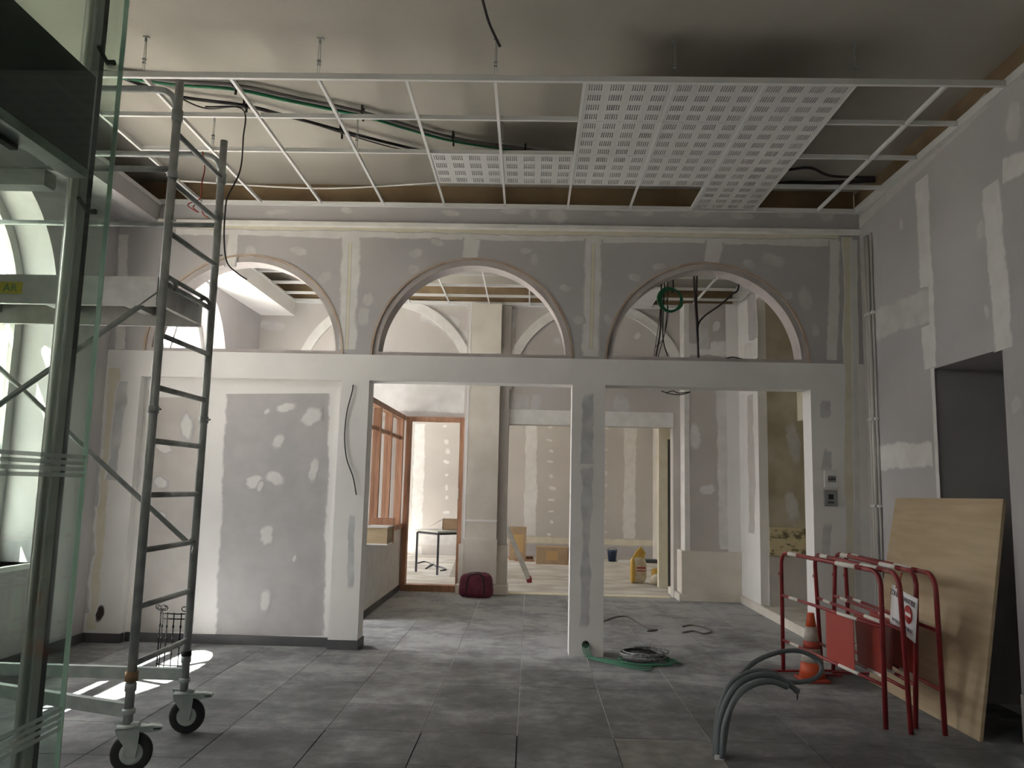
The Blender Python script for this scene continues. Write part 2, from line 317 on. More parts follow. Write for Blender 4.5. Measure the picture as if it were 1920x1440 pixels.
# ------------------------------------------------------------------ left wall with arched windows
lw = MB(); wall_with_openings(lw, mY, -2.2, YB + 0.3, 0, ZC, XL - 0.45, XL, [(c - WR, c + WR, WSILL, WS, True) for c in WIN], seg=36)
wall_left = struct(clean(lw.build('wall_left', 'board')), 'left outer wall with tall arched windows')
for k, c in enumerate(WIN):
    r1 = WR - 0.002; x0, x1 = XL - 0.36, XL - 0.29
    m = MB()
    ring(m, mY, c, WS, r1 - 0.10, r1, x0, x1)
    for sgn in (-1, 1): m.box(x0, x1, min(c + sgn * r1, c + sgn * (r1 - .10)), max(c + sgn * r1, c + sgn * (r1 - .10)), WSILL, WS)
    m.box(x0, x1, c - r1, c + r1, WSILL, WSILL + 0.10)
    wf = struct(clean(m.build('window_%d' % (k + 1), 'winframe')), 'tall arched window with grey frame in the left wall')
    m = MB(); m.box(x0 - .005, x1 + .005, c - r1 + .1, c + r1 - .1, WS - 0.06, WS + 0.06); m.build('transom', 'winframe', wf)
    m = MB(); m.box(x0 - .005, x1 + .005, c - 0.06, c + 0.06, WSILL + .1, WS - .06); m.build('mullion', 'winframe', wf)
    for a in (PI * 0.36, PI * 0.64):
        d = Vector((0, math.cos(a), math.sin(a))); nrm = Vector((0, -d.z, d.y))
        m = MB(); m.obox(Vector(((x0 + x1) / 2, c, WS)) + d * 0.55, (0.03, 0, 0), nrm * 0.025, d * 0.50); m.build('glazing_bar', 'winframe', wf)
    m = MB()
    for zz in (1.75,): m.box(x0 + .01, x1 - .01, c - r1 + .1, c + r1 - .1, zz - .02, zz + .02)
    m.build('glazing_bar', 'winframe', wf)
    m = MB(); m.box(x0 + .03, x0 + .036, c - r1 + .1, c + r1 - .1, WSILL + .1, WS - .06); m.build('pane', 'pane' if k in (2, 4) else 'dimpane', wf)
    pp = [(x0 + .03, c - (r1 - .1) * math.cos(PI * i / 24), WS + .06 + (r1 - .1) * math.sin(PI * i / 24) * 0.94) for i in range(25)]
    m = MB(); m.prism(pp, (.006, 0, 0)); m.build('pane', 'pane' if k in (2, 4) else 'dimpane', wf)
    m = MB(); m.box(XL - .29, XL + .05, c - WR - .04, c + WR + .04, WSILL - .04, WSILL); m.build('window_sill', 'plaster', wf)
    if k != 2: m = MB(); m.box(XL - 1.00, XL - .45, c - WR - .3, c + WR + .3, WS - .10, WS + .02); m.build('added_sun_hood', 'stone', wf)  # unseen ledge added outside to block sun and trim the daylight
    portal((XL - 0.50, c, 2.45), 2.3, 3.3, (1, 0, 0))
# boxed soffit along the top of the left wall
struct(MB().box(XL, -3.80, -2.2, YA, 4.12, ZTOP).build('trim_1', 'board'), 'grey plasterboard soffit box along the left wall')
struct(MB().box(-3.815, -3.785, 4.2, YA - .01, ZTOP - 0.02, ZTOP + 0.015).build('trim_2', 'tbar'), 'white edge angle on the soffit box')

# ------------------------------------------------------------------ arcade wall (three arches, two openings)
BAYS = [(-3.85, -1.87), (-1.59, 0.39), (0.71, 2.68)]
ZO, ZSILL = 2.545, 2.80
m = MB(); wall_with_openings(m, mX, XL, XR, ZSILL, ZTOP, YA, YA + TA, [(a, b, ZSILL, ZSILL + 0.002, True) for a, b in BAYS], seg=40)
wall_arcade = struct(clean(m.build('wall_arcade', 'board')), 'plasterboard wall pierced by three round arches over two openings')
m = MB(); wall_with_openings(m, mX, XL, XR, 0, ZSILL, YA - 0.004, YA + TA + 0.004, [(a, b, 0, ZO, False) for a, b in BAYS])
clean(m.build('plastered_base', 'plaster', wall_arcade))
MB().box(BAYS[0][0] - .01, BAYS[0][1] + .01, YA + 0.10, YA + TA, 0, ZO + .01).build('infill_panel', 'plaster', wall_arcade)
for a, b in BAYS:
    c, R = (a + b) / 2, (b - a) / 2
    m = MB(); m.smooth = True; ring(m, mX, c, ZSILL, R - 0.070, R - 0.001, YA + 0.012, YA + TA + 0.012, seg=48); m.smooth = False
    m.box(a, b, YA + 0.010, YA + TA + 0.012, ZSILL - 0.03, ZSILL + 0.035)
    lin = clean(m.build('arch_lining', 'arch_wood', wall_arcade))
    for p in lin.data.polygons: p.use_smooth = False
    m = MB(); ring(m, mX, c, ZSILL, R - 0.014, R + 0.006, YA - 0.006, YA + 0.016, seg=48); clean(m.build('arch_bead', 'arch_edge', wall_arcade))
# bare wall above the linings, cornice line, edge trims
struct(MB().box(XL, XR, YA + 0.12, YA + 0.22, ZTOP, ZC).build('wall_arcade_upper', 'brownstrip'), 'bare brown wall strip above the ceiling grid')
struct(MB().box(-3.8, XR, YA - 0.035, YA + 0.12, ZTOP - 0.005, ZTOP + 0.035).build('trim_3', 'tbar'), 'white edge angle at the top of the arcade wall')
m = MB(); m.prism([(-3.8, YA, 4.085), (-3.8, YA - 0.03, 4.10), (-3.8, YA - 0.035, 4.135), (-3.8, YA, 4.15)], (XR + 3.8, 0, 0))
struct(clean(m.build('trim_4', 'compound')), 'thin plaster moulding line across the arcade wall')

# skirting tiles along the left part of the main room
struct(MB().box(XL, BAYS[0][0] + 0.012, YA - 0.025, YA + .06, 0, 0.085).build('baseboard_left', 'skirting'), 'dark skirting tile at the left pier')
struct(MB().box(BAYS[0][0] + 0.012, BAYS[0][1], YA + 0.075, YA + 0.11, 0, 0.085).build('baseboard_arcade', 'skirting'), 'dark skirting tile under the infilled bay')
struct(MB().box(BAYS[0][1], BAYS[1][0] + 0.012, YA - 0.02, YA + TA + .02, 0, 0.085).build('baseboard_pier', 'skirting'), 'dark skirting tile round the pier foot')
struct(MB().box(XL, XL + 0.018, 2.0, YA, 0, 0.085).build('baseboard_window', 'skirting'), 'dark skirting tile along the window wall')

# ------------------------------------------------------------------ right wall with a doorway recess
m = MB(); wall_with_openings(m, mY, -2.2, YA + TA, 0, ZTOP, XR, XR + 0.14, [(5.41, 6.36, 0, 2.56, False)])
wall_right = struct(clean(m.build('wall_right', 'board')), 'right plasterboard wall with filled joints and a doorway')
m = MB(); m.box(XR + .14, XR + 1.3, 6.36, 6.46, 0, 2.7).box(XR + .14, XR + 1.3, 5.31, 5.41, 0, 2.7).box(XR + 1.2, XR + 1.3, 5.3, 6.46, 0, 2.7).box(XR + .14, XR + 1.3, 5.3, 6.46, 2.56, 2.7)
struct(clean(m.build('door_1', 'board')), 'unlit grey doorway recess in the right wall')
struct(MB().box(XR + 0.05, XR + 0.16, -2.2, YA + TA, ZTOP, ZC).build('wall_right_upper', 'brownstrip'), 'bare brown wall strip above the right lining')
struct(MB().box(XR - 0.05, XR + 0.06, 2.0, YA, ZTOP - 0.01, ZTOP + 0.05).build('trim_5', 'tbar'), 'white edge angle along the top of the right wall')
struct(MB().box(XR - 0.014, XR, 3.8, 5.40, 0, 0.30).build('baseboard_right', 'board_warm'), 'low grey plinth on the right wall beside the doorway')
# front of the room (behind the viewer)
struct(MB().box(XL - .45, XR + .14, -2.2, -1.9, 0, ZC).build('wall_front', 'plaster'), 'front wall of the main room')

# ------------------------------------------------------------------ middle room
XM = 3.02
m = MB(); m.box(XM, XM + .12, 10.62, YM + .25, 0, ZC).box(XM, XM + .12, YA + TA, 8.05, 0, ZC).box(XM, XM + .12, 8.05, 10.62, 4.15, ZC)
wall_mid_right = struct(clean(m.build('wall_middle_right', 'plaster')), 'white side wall of the middle room with a wide niche')
struct(MB().box(XM, XM + 1.5, 8.0, 10.62, 0, 0.10).build('floor_niche', 'rearfloor'), 'raised pale floor of the side niche')
struct(MB().box(XM - 0.03, XM, 8.0, YM - .3, 0, 0.105).build('trim_6', 'creamwall'), 'cream kerb along the niche')
m = MB(); m.box(XM + .12, XM + 1.5, 10.62, 10.74, 0.72, ZC).box(XM + 1.4, XM + 1.5, 7.9, 10.74, 0.1, ZC).box(XM + .12, XM + 1.5, 7.9, 8.0, 0.1, ZC)
wall_niche = struct(clean(m.build('wall_niche', 'olive')), 'stained olive wall of the side niche')
MB().box(XM + .10, XM + 1.45, 10.58, 10.74, 0.10, 0.72).build('plinth', 'board_warm', wall_niche)
MB().box(XM + .12, XM + .68, 10.600, 10.622, 0.74, 1.10).build('worn_block', 'blackened', wall_niche)
MB().box(XM + .52, XM + 1.4, 10.15, 10.62, 2.50, 3.15).build('beam_box', 'cream', wall_niche)
struct(MB().box(XL, XM, YM - 0.02, YM + .2, ZTOP, ZC).build('wall_middle_upper', 'brownstrip'), 'bare brown wall strip above the middle room')
# second arcade: blind arches above openings
m = MB(); wall_with_openings(m, mX, XL, XM + .1, 0, ZTOP, YM, YM + 0.25, [(-1.88, -1.00, 0.0, 2.56, False), (-0.36, 2.12, 0, 2.48, False)])
wall_middle = struct(clean(m.build('wall_middle', 'board_warm')), 'plasterboard wall with blind arches at the end of the middle room')
for c, R in ((-2.25, 1.28), (0.95, 1.28)):
    m = MB(); ring(m, mX, c, 3.0, R - 0.02, R + 0.12, YM - 0.035, YM + .01, seg=40); clean(m.build('blind_arch', 'compound', wall_middle))
MB().box(-0.36, 2.12, YM - 0.02, YM + .01, 2.48, 2.70).build('lintel_band', 'compound', wall_middle)
struct(MB().box(XL, XM, YM - 0.06, YM, ZTOP - .02, ZTOP + .03).build('trim_7', 'tbar'), 'white edge angle on the far wall of the middle room')
# pier between the frame and the wide opening
pa = struct(MB().box(-0.94, -0.48, YM - 0.16, YM + .02, 0.76, ZTOP - .02).build('wall_pier', 'creamwall'), 'cream rendered pier with plinth')
MB().box(-1.00, -0.34, YM - 0.06, YM + .27, 0.0, ZTOP - .03).build('pier_shoulder', 'board_warm', pa)
MB().box(-0.96, -0.46, YM - 0.19, YM + .02, 0.14, 0.78).build('plinth', 'creamwall', pa, bevel=0.01)
MB().box(-1.03, -0.32, YM - 0.10, YM + .28, 0.12, 0.70).build('plinth', 'creamwall', pa, bevel=0.01)
MB().box(-1.05, -0.30, YM - 0.23, YM + .29, 0.0, 0.13).build('plinth_foot', 'creamwall', pa, bevel=0.01)
MB().box(-0.945, -0.475, YM - 0.167, YM + .0, 1.03, 1.06).build('string_course', 'plaster', pa)
MB().box(-0.965, -0.935, YM - 0.165, YM, .78, ZTOP - .03).build('corner_bead', 'plaster', pa)
# pier at the right
pb = struct(MB().box(2.25, XM, YM - 0.32, YM + .6, 0.70, ZTOP).build('wall_pier_right', 'board_warm'), 'grey plasterboard pier with cream plinth')
MB().box(2.17, XM, YM - 0.36, YM + .5, 0.10, 0.70).build('plinth', 'creamwall', pb, bevel=0.008)
MB().box(2.13, XM, YM - 0.39, YM + .53, 0.0, 0.10).build('plinth_foot', 'creamwall', pb, bevel=0.008)
MB().box(2.225, 2.30, YM - 0.327, YM + .6, 0.70, ZTOP - .01).build('corner_render', 'compound', pb)
MB().box(2.84, XM - .001, YM - 0.326, YM - .3, 0.70, ZTOP - .01).build('corner_render', 'plaster', pb)
# left soffit of the middle room
struct(MB().box(XL, -3.68, YA + TA, YM, 4.08, ZTOP).build('trim_8', 'plaster'), 'white boxed soffit along the middle room')

# ------------------------------------------------------------------ far rooms
wall_far = struct(MB().box(XL, XM + .3, YB, YB + .2, 0, ZC).build('wall_far', 'board_warm'), 'far plasterboard wall with white filled joints')
struct(MB().box(2.75, 3.14, YM + .25, YB, 0, ZC).build('wall_far_right', 'creamwall'), 'cream side wall of the far room')
d = struct(MB().box(2.09, 2.235, 13.05, 13.20, 0, 2.62).build('door_2', 'cream'), 'cream door jamb in the far room')
MB().box(2.235, 2.74, 13.10, 13.15, 0, 2.38).build('door_leaf', 'darkleaf', d); MB().box(2.235, 2.75, 13.05, 13.20, 2.38, 2.62).build('door_head', 'cream', d)

# ------------------------------------------------------------------ exterior: stone house across the street
ext = struct(MB().box(-11.6, -11.0, -16, 34, -0.25, 3.3).build('wall_outside', 'stonejoint'), 'pale stone wall across the street')
random.seed(9)
bl = {}
for r in range(8):
    z0 = -0.25 + r * 0.44
    for k in range(16):
        y0 = -2.0 + k * 1.05 + (0.52 if r % 2 else 0)
        if 'm' not in bl: o = MB().box(-.1, .06, -.515, .515, -.21, .21).build('stone_block', 'stone', ext); bl['m'] = o.data
        else: o = bpy.data.objects.new('stone_block', bl['m']); C.objects.link(o); o.parent = ext
        o.location = (-11.0 + random.uniform(-.012, .012), y0, z0 + .22)

# ------------------------------------------------------------------ filled joints and filler patches on the boards
class Plane:
    """a wall face: points come as pixels of the survey photograph, cast on the face"""
    def __init__(s, axis, val, nrm, under): s.axis, s.val, s.n, s.under = axis, val, Vector(nrm), under
    def pt(s, p): return atY(p[0], p[1], s.val) if s.axis == 'Y' else atX(p[0], p[1], s.val)
RND = random.Random(21); LAYER = [0]
def feathered(under, key):
    """trowelled filler: full in the middle of the stroke, thinning out to the bare wall at its rim (point attribute feather)"""
    if (under, key) in FM: return FM[under, key]
    m, nt, b = _mat('filler_%s_on_%s' % (key, under)); N, L = nt.nodes, nt.links; b.inputs['Roughness'].default_value = 0.82; g = N.new('ShaderNodeNewGeometry')
    def noise(sc, de): n = N.new('ShaderNodeTexNoise'); n.inputs['Scale'].default_value = sc; n.inputs['Detail'].default_value = de; L.new(g.outputs['Position'], n.inputs['Vector']); return n.outputs['Fac']
    def ramp(f, c, c2, lo, hi): r = N.new('ShaderNodeValToRGB'); r.color_ramp.elements[0].position = lo; r.color_ramp.elements[1].position = hi; r.color_ramp.elements[0].color = (*c, 1); r.color_ramp.elements[1].color = (*c2, 1); L.new(f, r.inputs['Fac']); return r.outputs['Color']
    u = MP[under]; A = ramp(noise(u[2], u[3]), u[0], u[1], u[4], u[5]); c, c2 = FEATHER[key]; B = ramp(noise(6, 5), c, c2, .35, .65)
    at = N.new('ShaderNodeAttribute'); at.attribute_name = 'feather'; ad = N.new('ShaderNodeMath'); ad.operation = 'MULTIPLY_ADD'; ad.inputs[1].default_value = 1.1; L.new(noise(13, 6), ad.inputs[0]); L.new(at.outputs['Fac'], ad.inputs[2])
    mr = N.new('ShaderNodeMapRange'); mr.interpolation_type = 'SMOOTHSTEP'; mr.inputs['From Min'].default_value = .72; mr.inputs['From Max'].default_value = 1.35; L.new(ad.outputs[0], mr.inputs['Value'])
    mx = N.new('ShaderNodeMix'); mx.data_type = 'RGBA'; L.new(mr.outputs['Result'], mx.inputs['Factor']); L.new(A, mx.inputs['A']); L.new(B, mx.inputs['B']); L.new(mx.outputs['Result'], b.inputs['Base Color'])
    FM[under, key] = m; return m
FM = {}
FEATHER = {'compound': ((0.66, 0.65, 0.63), (0.74, 0.73, 0.715)), 'compound_thin': ((0.52, 0.51, 0.50), (0.61, 0.60, 0.585)), 'cream': ((0.66, 0.62, 0.49), (0.72, 0.69, 0.58)), 'smear': ((0.47, 0.48, 0.49), (0.64, 0.645, 0.645)), 'tape': ((0.03, 0.027, 0.022), (0.06, 0.05, 0.04)), 'board': ((0.44, 0.43, 0.435), (0.49, 0.475, 0.48)), 'board_warm': ((0.49, 0.465, 0.44), (0.54, 0.515, 0.49))}
def put_feather(o, vals):
    at = o.data.attributes.new('feather', 'FLOAT', 'POINT'); at.data.foreach_set('value', vals); return o
def band(wall, pl, p0, p1, w, m='compound', wob=0.18, name='filled_joint'):
    LAYER[0] += 1; th = .0003 + LAYER[0] * .00001
    a, b = pl.pt(p0), pl.pt(p1); d = b - a; Ln = d.length; t = d.normalized(); s = t.cross(pl.n).normalized()
    n = max(3, int(Ln / 0.07)); fe = min(.05, w * .3); V, A = [], []; wl = wr = 0.0
    for i in range(n + 1):
        wl = 0.75 * wl + RND.uniform(-1, 1) * wob * w * 0.4; wr = 0.75 * wr + RND.uniform(-1, 1) * wob * w * 0.4; e = 0.0 if i in (0, n) and name == 'grey_smear' else 1.0
        c = a + d * (i / n) + pl.n * th; l_, r_ = w / 2 + wl, w / 2 + wr
        V += [c - s * (l_ + fe * .5), c - s * (l_ - fe * .5), c + s * (r_ - fe * .5), c + s * (r_ + fe * .5)]; A += [0, e, e, 0]
    mb = MB(); mb.add(V, [(4 * i + q, 4 * i + 4 + q, 4 * i + 5 + q, 4 * i + 1 + q) for i in range(n) for q in range(3)])
    return put_feather(mb.build(name, feathered(pl.under, m), wall), A)
def blob(wall, pl, p, rx, rz, m='compound_thin'):
    LAYER[0] += 1; th = .0003 + LAYER[0] * .00001
    c = pl.pt(p); u = Vector((0, 0, 1)).cross(pl.n).normalized(); z = Vector((0, 0, 1)); n = 18; a0 = RND.uniform(0, 6); R = []; Q = []
    for j in range(n):
        a = 2 * PI * j / n; k = 1 + 0.2 * math.sin(2 * a + a0) + RND.uniform(-.1, .1); d = u * (rx * k * math.cos(a)) + z * (rz * k * math.sin(a)); Q.append(c + d * .55 + pl.n * th); R.append(c + d * 1.25 + pl.n * th)
    mb = MB(); mb.add([c + pl.n * th] + Q + R, [(0, 1 + j, 1 + (j + 1) % n) for j in range(n)] + [(1 + j, n + 1 + j, n + 1 + (j + 1) % n, 1 + (j + 1) % n) for j in range(n)])
    return put_feather(mb.build('filler_patch', feathered(pl.under, m), wall), [1.0] * (n + 1) + [0.0] * n)
PA = Plane('Y', YA, (0, -1, 0), 'plasterboard'); PI_ = Plane('Y', YA + 0.10, (0, -1, 0), 'white_plaster'); PL0 = Plane('Y', YA - 0.004, (0, -1, 0), 'white_plaster'); PR = Plane('X', XR, (-1, 0, 0), 'plasterboard')
PM = Plane('Y', YM, (0, -1, 0), 'plasterboard_warm'); PF = Plane('Y', YB, (0, -1, 0), 'plasterboard_warm'); PB_ = Plane('Y', YM - .32, (0, -1, 0), 'plasterboard_warm'); PN = Plane('Y', 10.62, (0, -1, 0), 'stained_plaster'); PS = Plane('X', 3.02, (-1, 0, 0), 'white_plaster')
# arcade wall above the sill line
band(wall_arcade, PA, (330, 424), (1572, 446), 0.085, 'cream', 0.10)
band(wall_arcade, PA, (330, 434), (1572, 456), 0.06, 'compound', 0.3)
for x, y0, y1, w in ((657, 445, 655, .17), (886, 448, 484, .15), (1113, 448, 668, .15), (1340, 452, 492, .14), (437, 440, 500, .10), (1566, 452, 675, .10), (232, 440, 655, .10)):
    band(wall_arcade, PA, (x, y0), (x - 6, y1), w, 'compound', 0.12)
band(wall_arcade, PA, (657, 455), (650, 655), 0.03, 'cream', 0.1); band(wall_arcade, PA, (1113, 455), (1108, 655), 0.03, 'cream', 0.1)
for x, y, a, b in ((985, 470, .05, .04), (1002, 487, .045, .05), (780, 475, .07, .05), (775, 505, .05, .06), (682, 592, .07, .09), (690, 562, .05, .08), (1060, 540, .05, .04), (1190, 520, .06, .05), (1235, 500, .06, .04), (1405, 495, .06, .05),
                   (1450, 488, .12, .07), (1510, 560, .08, .12), (1475, 555, .05, .06), (560, 470, .08, .05), (470, 470, .07, .05), (1085, 600, .05, .05), (610, 520, .06, .06), (820, 455, .06, .04), (1530, 620, .05, .06), (1140, 600, .04, .05)):
    blob(wall_arcade, PA, (x, y), a, b)
for x, y, a, b in ((520, 398, .12, .03), (650, 395, .07, .03), (845, 400, .10, .03), (960, 396, .11, .04), (1000, 400, .05, .05), (1045, 405, .09, .09), (1150, 402, .10, .03), (1210, 398, .12, .04), (1300, 402, .15, .03), (1390, 405, .1, .05), (1480, 404, .12, .04), (1550, 405, .1, .05)):
    blob(wall_arcade, PA, (x, y), a, b)
# infilled bay
wp = wall_arcade
band(wp, PI_, (521, 738), (505, 1192), 1.03, 'board', 0.02, name='bare_board')
band(wp, PI_, (330, 745), (310, 1185), 0.52, 'board_warm', 0.03, name='bare_board')
PI2 = Plane('Y', YA + 0.0965, (0, -1, 0), 'plasterboard')
for x, y, a, b in ((521, 827, .065, .06), (515, 896, .08, .07), (477, 903, .08, .075), (488, 912, .03, .05), (500, 1002, .075, .08), (497, 1127, .055, .085), (583, 782, .09, .10), (536, 764, .09, .05), (500, 772, .03, .03), (588, 880, .05, .10), (552, 1047, .02, .03), (302, 905, .06, .06), (302, 968, .045, .05), (306, 840, .07, .05), (350, 800, .05, .14)):
    blob(wp, PI2, (x, y), a, b, 'compound')
# plastered members
for x, y0, y1, w in ((1103, 735, 900, .10), (1100, 870, 1180, .09), (660, 960, 1110, .05), (1548, 745, 790, .09), (1552, 835, 890, .08), (1550, 975, 1060, .09)):
    band(wp, PL0, (x, y0), (x - 3, y1), w, 'smear', 0.35, name='grey_smear')
for p0, p1, w, mm in (((215, 690), (172, 1180), .10, 'cream'), ((178, 690), (150, 1150), .16, 'compound_thin'), ((232, 715), (205, 900), .10, 'smear'), ((190, 715), (178, 950), .07, 'smear'), ((1588, 445), (1598, 1240), .07, 'cream'), ((1600, 450), (1612, 1245), .05, 'compound')):
    band(wp, PL0, p0, p1, w, mm, 0.25)
blob(wp, PL0, (187, 1150), .05, .07, 'tape')
# right wall
for p0, p1, w, mm in (((1728, 335), (1745, 690), .20, 'compound'), ((1858, 345), (1882, 655), .20, 'compound'), ((1640, 612), (1742, 572), .26, 'compound_thin'), ((1640, 860), (1748, 852), .20, 'compound'), ((1605, 425), (1850, 190), .10, 'compound_thin'), ((1880, 322), (1930, 298), .16, 'compound'),
                      ((1748, 690), (1760, 935), .05, 'compound'), ((1618, 470), (1632, 1050), .10, 'board_warm')):
    band(wall_right, PR, p0, p1, w, mm, 0.14)
for x, y, a, b in ((1900, 230, .10, .12), (1838, 430, .05, .07), (1690, 420, .05, .05), (1905, 760, .05, .06), (1850, 585, .03, .05)): blob(wall_right, PR, (x, y), a, b)
# middle room walls
band(wall_middle, PM, (975, 740), (968, 780), .30, 'compound_thin', .1); band(wall_middle, PM, (790, 590), (860, 610), .2, 'compound_thin', .3)
band(wall_middle, PM, (690, 714), (872, 719), .88, 'compound', .02, name='skim_coat'); band(wall_middle, PM, (960, 580), (958, 660), .10, 'compound', .2)
for x, y, a, b in ((985, 640, .10, .12), (1045, 640, .06, .07), (1005, 755, .1, .12), (1165, 760, .15, .18), (860, 630, .15, .12), (510, 610, .2, .1)): blob(wall_middle, PM, (x, y), a, b)
band(pb, PB_, (1358, 720), (1362, 1030), .22, 'compound', .12); band(pb, PB_, (1290, 655), (1420, 655), .2, 'compound', .25); band(pb, PB_, (1320, 590), (1320, 655), .16, 'compound_thin', .2)
for x, y, a, b in ((1302, 818, .11, .16), (1326, 918, .10, .09), (1343, 612, .06, .08), (1195, 630, .05, .05)): blob(pb if x > 1270 else wall_middle, PB_ if x > 1270 else PM, (x, y), a, b, 'compound')
for x, y, a, b in ((1488, 830, .10, .25), (1485, 950, .10, .2)): blob(wall_niche, PN, (x, y), a, b, 'compound_thin')
band(wall_mid_right, PS, (1408, 545), (1412, 640), .40, 'board', .08, name='bare_board'); band(wall_mid_right, PS, (1396, 662), (1421, 652), .22, 'compound', .15); band(wall_mid_right, PS, (1407, 740), (1410, 1000), .3, 'board_warm', .2, name='bare_board')
# far wall
for x0, x1, y0, y1, w in ((788, 780, 795, 1040, .24), (996, 994, 797, 1005, .26), (1182, 1180, 797, 1040, .26), (1250, 1248, 797, 1040, .2), (700, 696, 770, 1000, .2)):
    band(wall_far, PF, (x0, y0), (x1, y1), w, 'compound', .12)
band(wall_far, PF, (960, 1012), (1250, 1020), .14, 'cream', .1); band(wall_far, PF, (755, 1008), (860, 1012), .3, 'compound_thin', .1); band(wall_far, PF, (930, 1028), (1250, 1036), .22, 'board', .1)
for x in (838, 1032, 1132):
    for k in range(10): blob(wall_far, PF, (x + RND.uniform(-4, 4), 803 + 22 * k + RND.uniform(-4, 4)), RND.uniform(.04, .08), RND.uniform(.03, .06), 'compound')

# ------------------------------------------------------------------ suspended ceiling grid
grid = thing('suspended_ceiling', 'white suspended ceiling grid with a few slotted acoustic tiles fitted', 'suspended ceiling', (0, 6.2, ZG))
GX = [-3.32 + 0.607 * k for k in range(10)] + [2.74]; GX = [-3.327 + 0.6068 * k for k in range(11)]
GY = [5.08, 5.66, 6.28, 6.93, 7.50]
def tee(p0, p1, parent, name, hgt=0.036, wid=0.021):
    p0, p1 = Vector(p0), Vector(p1); d = p1 - p0; t = d.normalized(); s = Vector((-t.y, t.x, 0)).normalized(); c = (p0 + p1) / 2
    m = MB(); m.obox(c, d / 2, s * wid / 2, Vector((0, 0, .0012))); m.obox(c + Vector((0, 0, hgt / 2 + .001)), d / 2, s * .0022, Vector((0, 0, hgt / 2)))
    return m.build(name, 'tbar', parent)
tee((-3.75, GY[0], ZG), (XR - .07, GY[0], ZG), grid, 'main_bar', 0.045, 0.026)
for k, x in enumerate(GX):
    tee((x, GY[0] + .013, ZG - (.002 if k % 2 else 0)), (x + RND.uniform(-.01, .01), 7.52, ZG - .004), grid, 'cross_bar')
for j in (1, 2):
    for k in range(11):
        a = GX[k]; b = GX[k + 1] if k < 10 else XR - .07
        if 6 <= k <= 8: continue
        tee((a + .013, GY[j], ZG), (b - .013, GY[j], ZG), grid, 'cross_bar')
for k in (9, 10):
    a = GX[k]; b = GX[k + 1] if k < 10 else XR - .07
    tee((a + .013, GY[3], ZG), (b - .013, GY[3], ZG), grid, 'cross_bar')
m = MB(); m.tube(spline([(-3.3, 6.99, ZG + .012), (-2.2, 7.12, ZG + .01), (-1.6, 7.08, ZG + .012), (-.88, 6.94, ZG + .012)], 6), 0.008, 5); m.build('loose_bar', 'tbar', grid)
def acoustic_tile():
    m = MB(); S = 0.594; q = S / 4; z0, z1 = 0.0, 0.015; mg = 0.030; ns = 6
    # bottom face built as strips round real slots
    for i in range(4):
        for j in range(4):
            x0, y0 = -S / 2 + i * q, -S / 2 + j * q; ya, yb = y0 + 0.032, y0 + q - 0.032
            def Q(a, b, c, d, z=z0): m.add([(a, c, z), (a, d, z), (b, d, z), (b, c, z)], [(0, 1, 2, 3)])
            m.mi = 0; Q(x0, x0 + q, y0, ya); Q(x0, x0 + q, yb, y0 + q); W_ = (q - 2 * mg) / (ns + (ns - 1) * 1.7); Q(x0, x0 + mg, ya, yb); Q(x0 + q - mg, x0 + q, ya, yb)
            for k in range(2 * ns - 1):
                a = x0 + mg + (k // 2) * 2.7 * W_ + (k % 2) * W_; w = 1.7 * W_ if k % 2 else W_
                if k % 2: m.mi = 0; Q(a, a + w, ya, yb)
                else:
                    m.mi = 1; Q(a, a + w, ya, yb, 0.009)
                    for (A, B) in (((a, ya), (a, yb)), ((a + w, yb), (a + w, ya)), ((a, yb), (a + w, yb)), ((a + w, ya), (a, ya))):
                        m.add([(A[0], A[1], z0), (B[0], B[1], z0), (B[0], B[1], .009), (A[0], A[1], .009)], [(0, 1, 2, 3)])
    m.mi = 0; h = S / 2; m.add([(-h, -h, z1), (h, -h, z1), (h, h, z1), (-h, h, z1), (-h, -h, z0), (h, -h, z0), (h, h, z0), (-h, h, z0)], [(0, 1, 2, 3), (4, 5, 1, 0), (5, 6, 2, 1), (6, 7, 3, 2), (7, 4, 0, 3)])
    return m
proto = None
cells = [(k, j) for k in (6, 7, 8) for j in (0, 1, 2)] + [(8, 3), (4, 2), (5, 2)]
for k, j in cells:
    cx, cy = (GX[k] + GX[k + 1]) / 2, (GY[j] + GY[j + 1]) / 2
    if proto is None: o = acoustic_tile().build('ceiling_tile', ['actile', 'slot'], grid); proto = o.data
    else: o = bpy.data.objects.new('ceiling_tile', proto); C.objects.link(o); o.parent = grid
    o.matrix_parent_inverse = Matrix.Translation(-grid.location); o.location = (cx, cy, ZG + .0018); o.scale = (1, (GY[j + 1] - GY[j] - .004) / .594, 1)
def hanger(parent, x, y, z0=ZG + .04, z1=ZC):
    m = MB(); m.cyl((x - .008, y, z0 - .01), (x - .004, y, z1 - .03), .0022, 5); m.cyl((x + .008, y, z0 - .01), (x + .006, y, z1 - .02), .0022, 5)
    m.box(x - .011, x + .011, y - .006, y + .006, z0 + .06, z0 + .075); m.box(x - .012, x + .012, y - .008, y + .008, z0 + .085, z0 + .10)
    m.box(x - .02, x + .02, y - .012, y + .012, z1 - .008, z1); m.box(x - .006, x + .006, y - .006, y + .006, z1 - .04, z1)
    m.build('hanger', 'galv', parent)
for x in (GX[1], GX[3], GX[5], GX[7], GX[9]): hanger(grid, x, GY[0])
for x in (GX[1], GX[3], GX[5]): hanger(grid, x, GY[2])
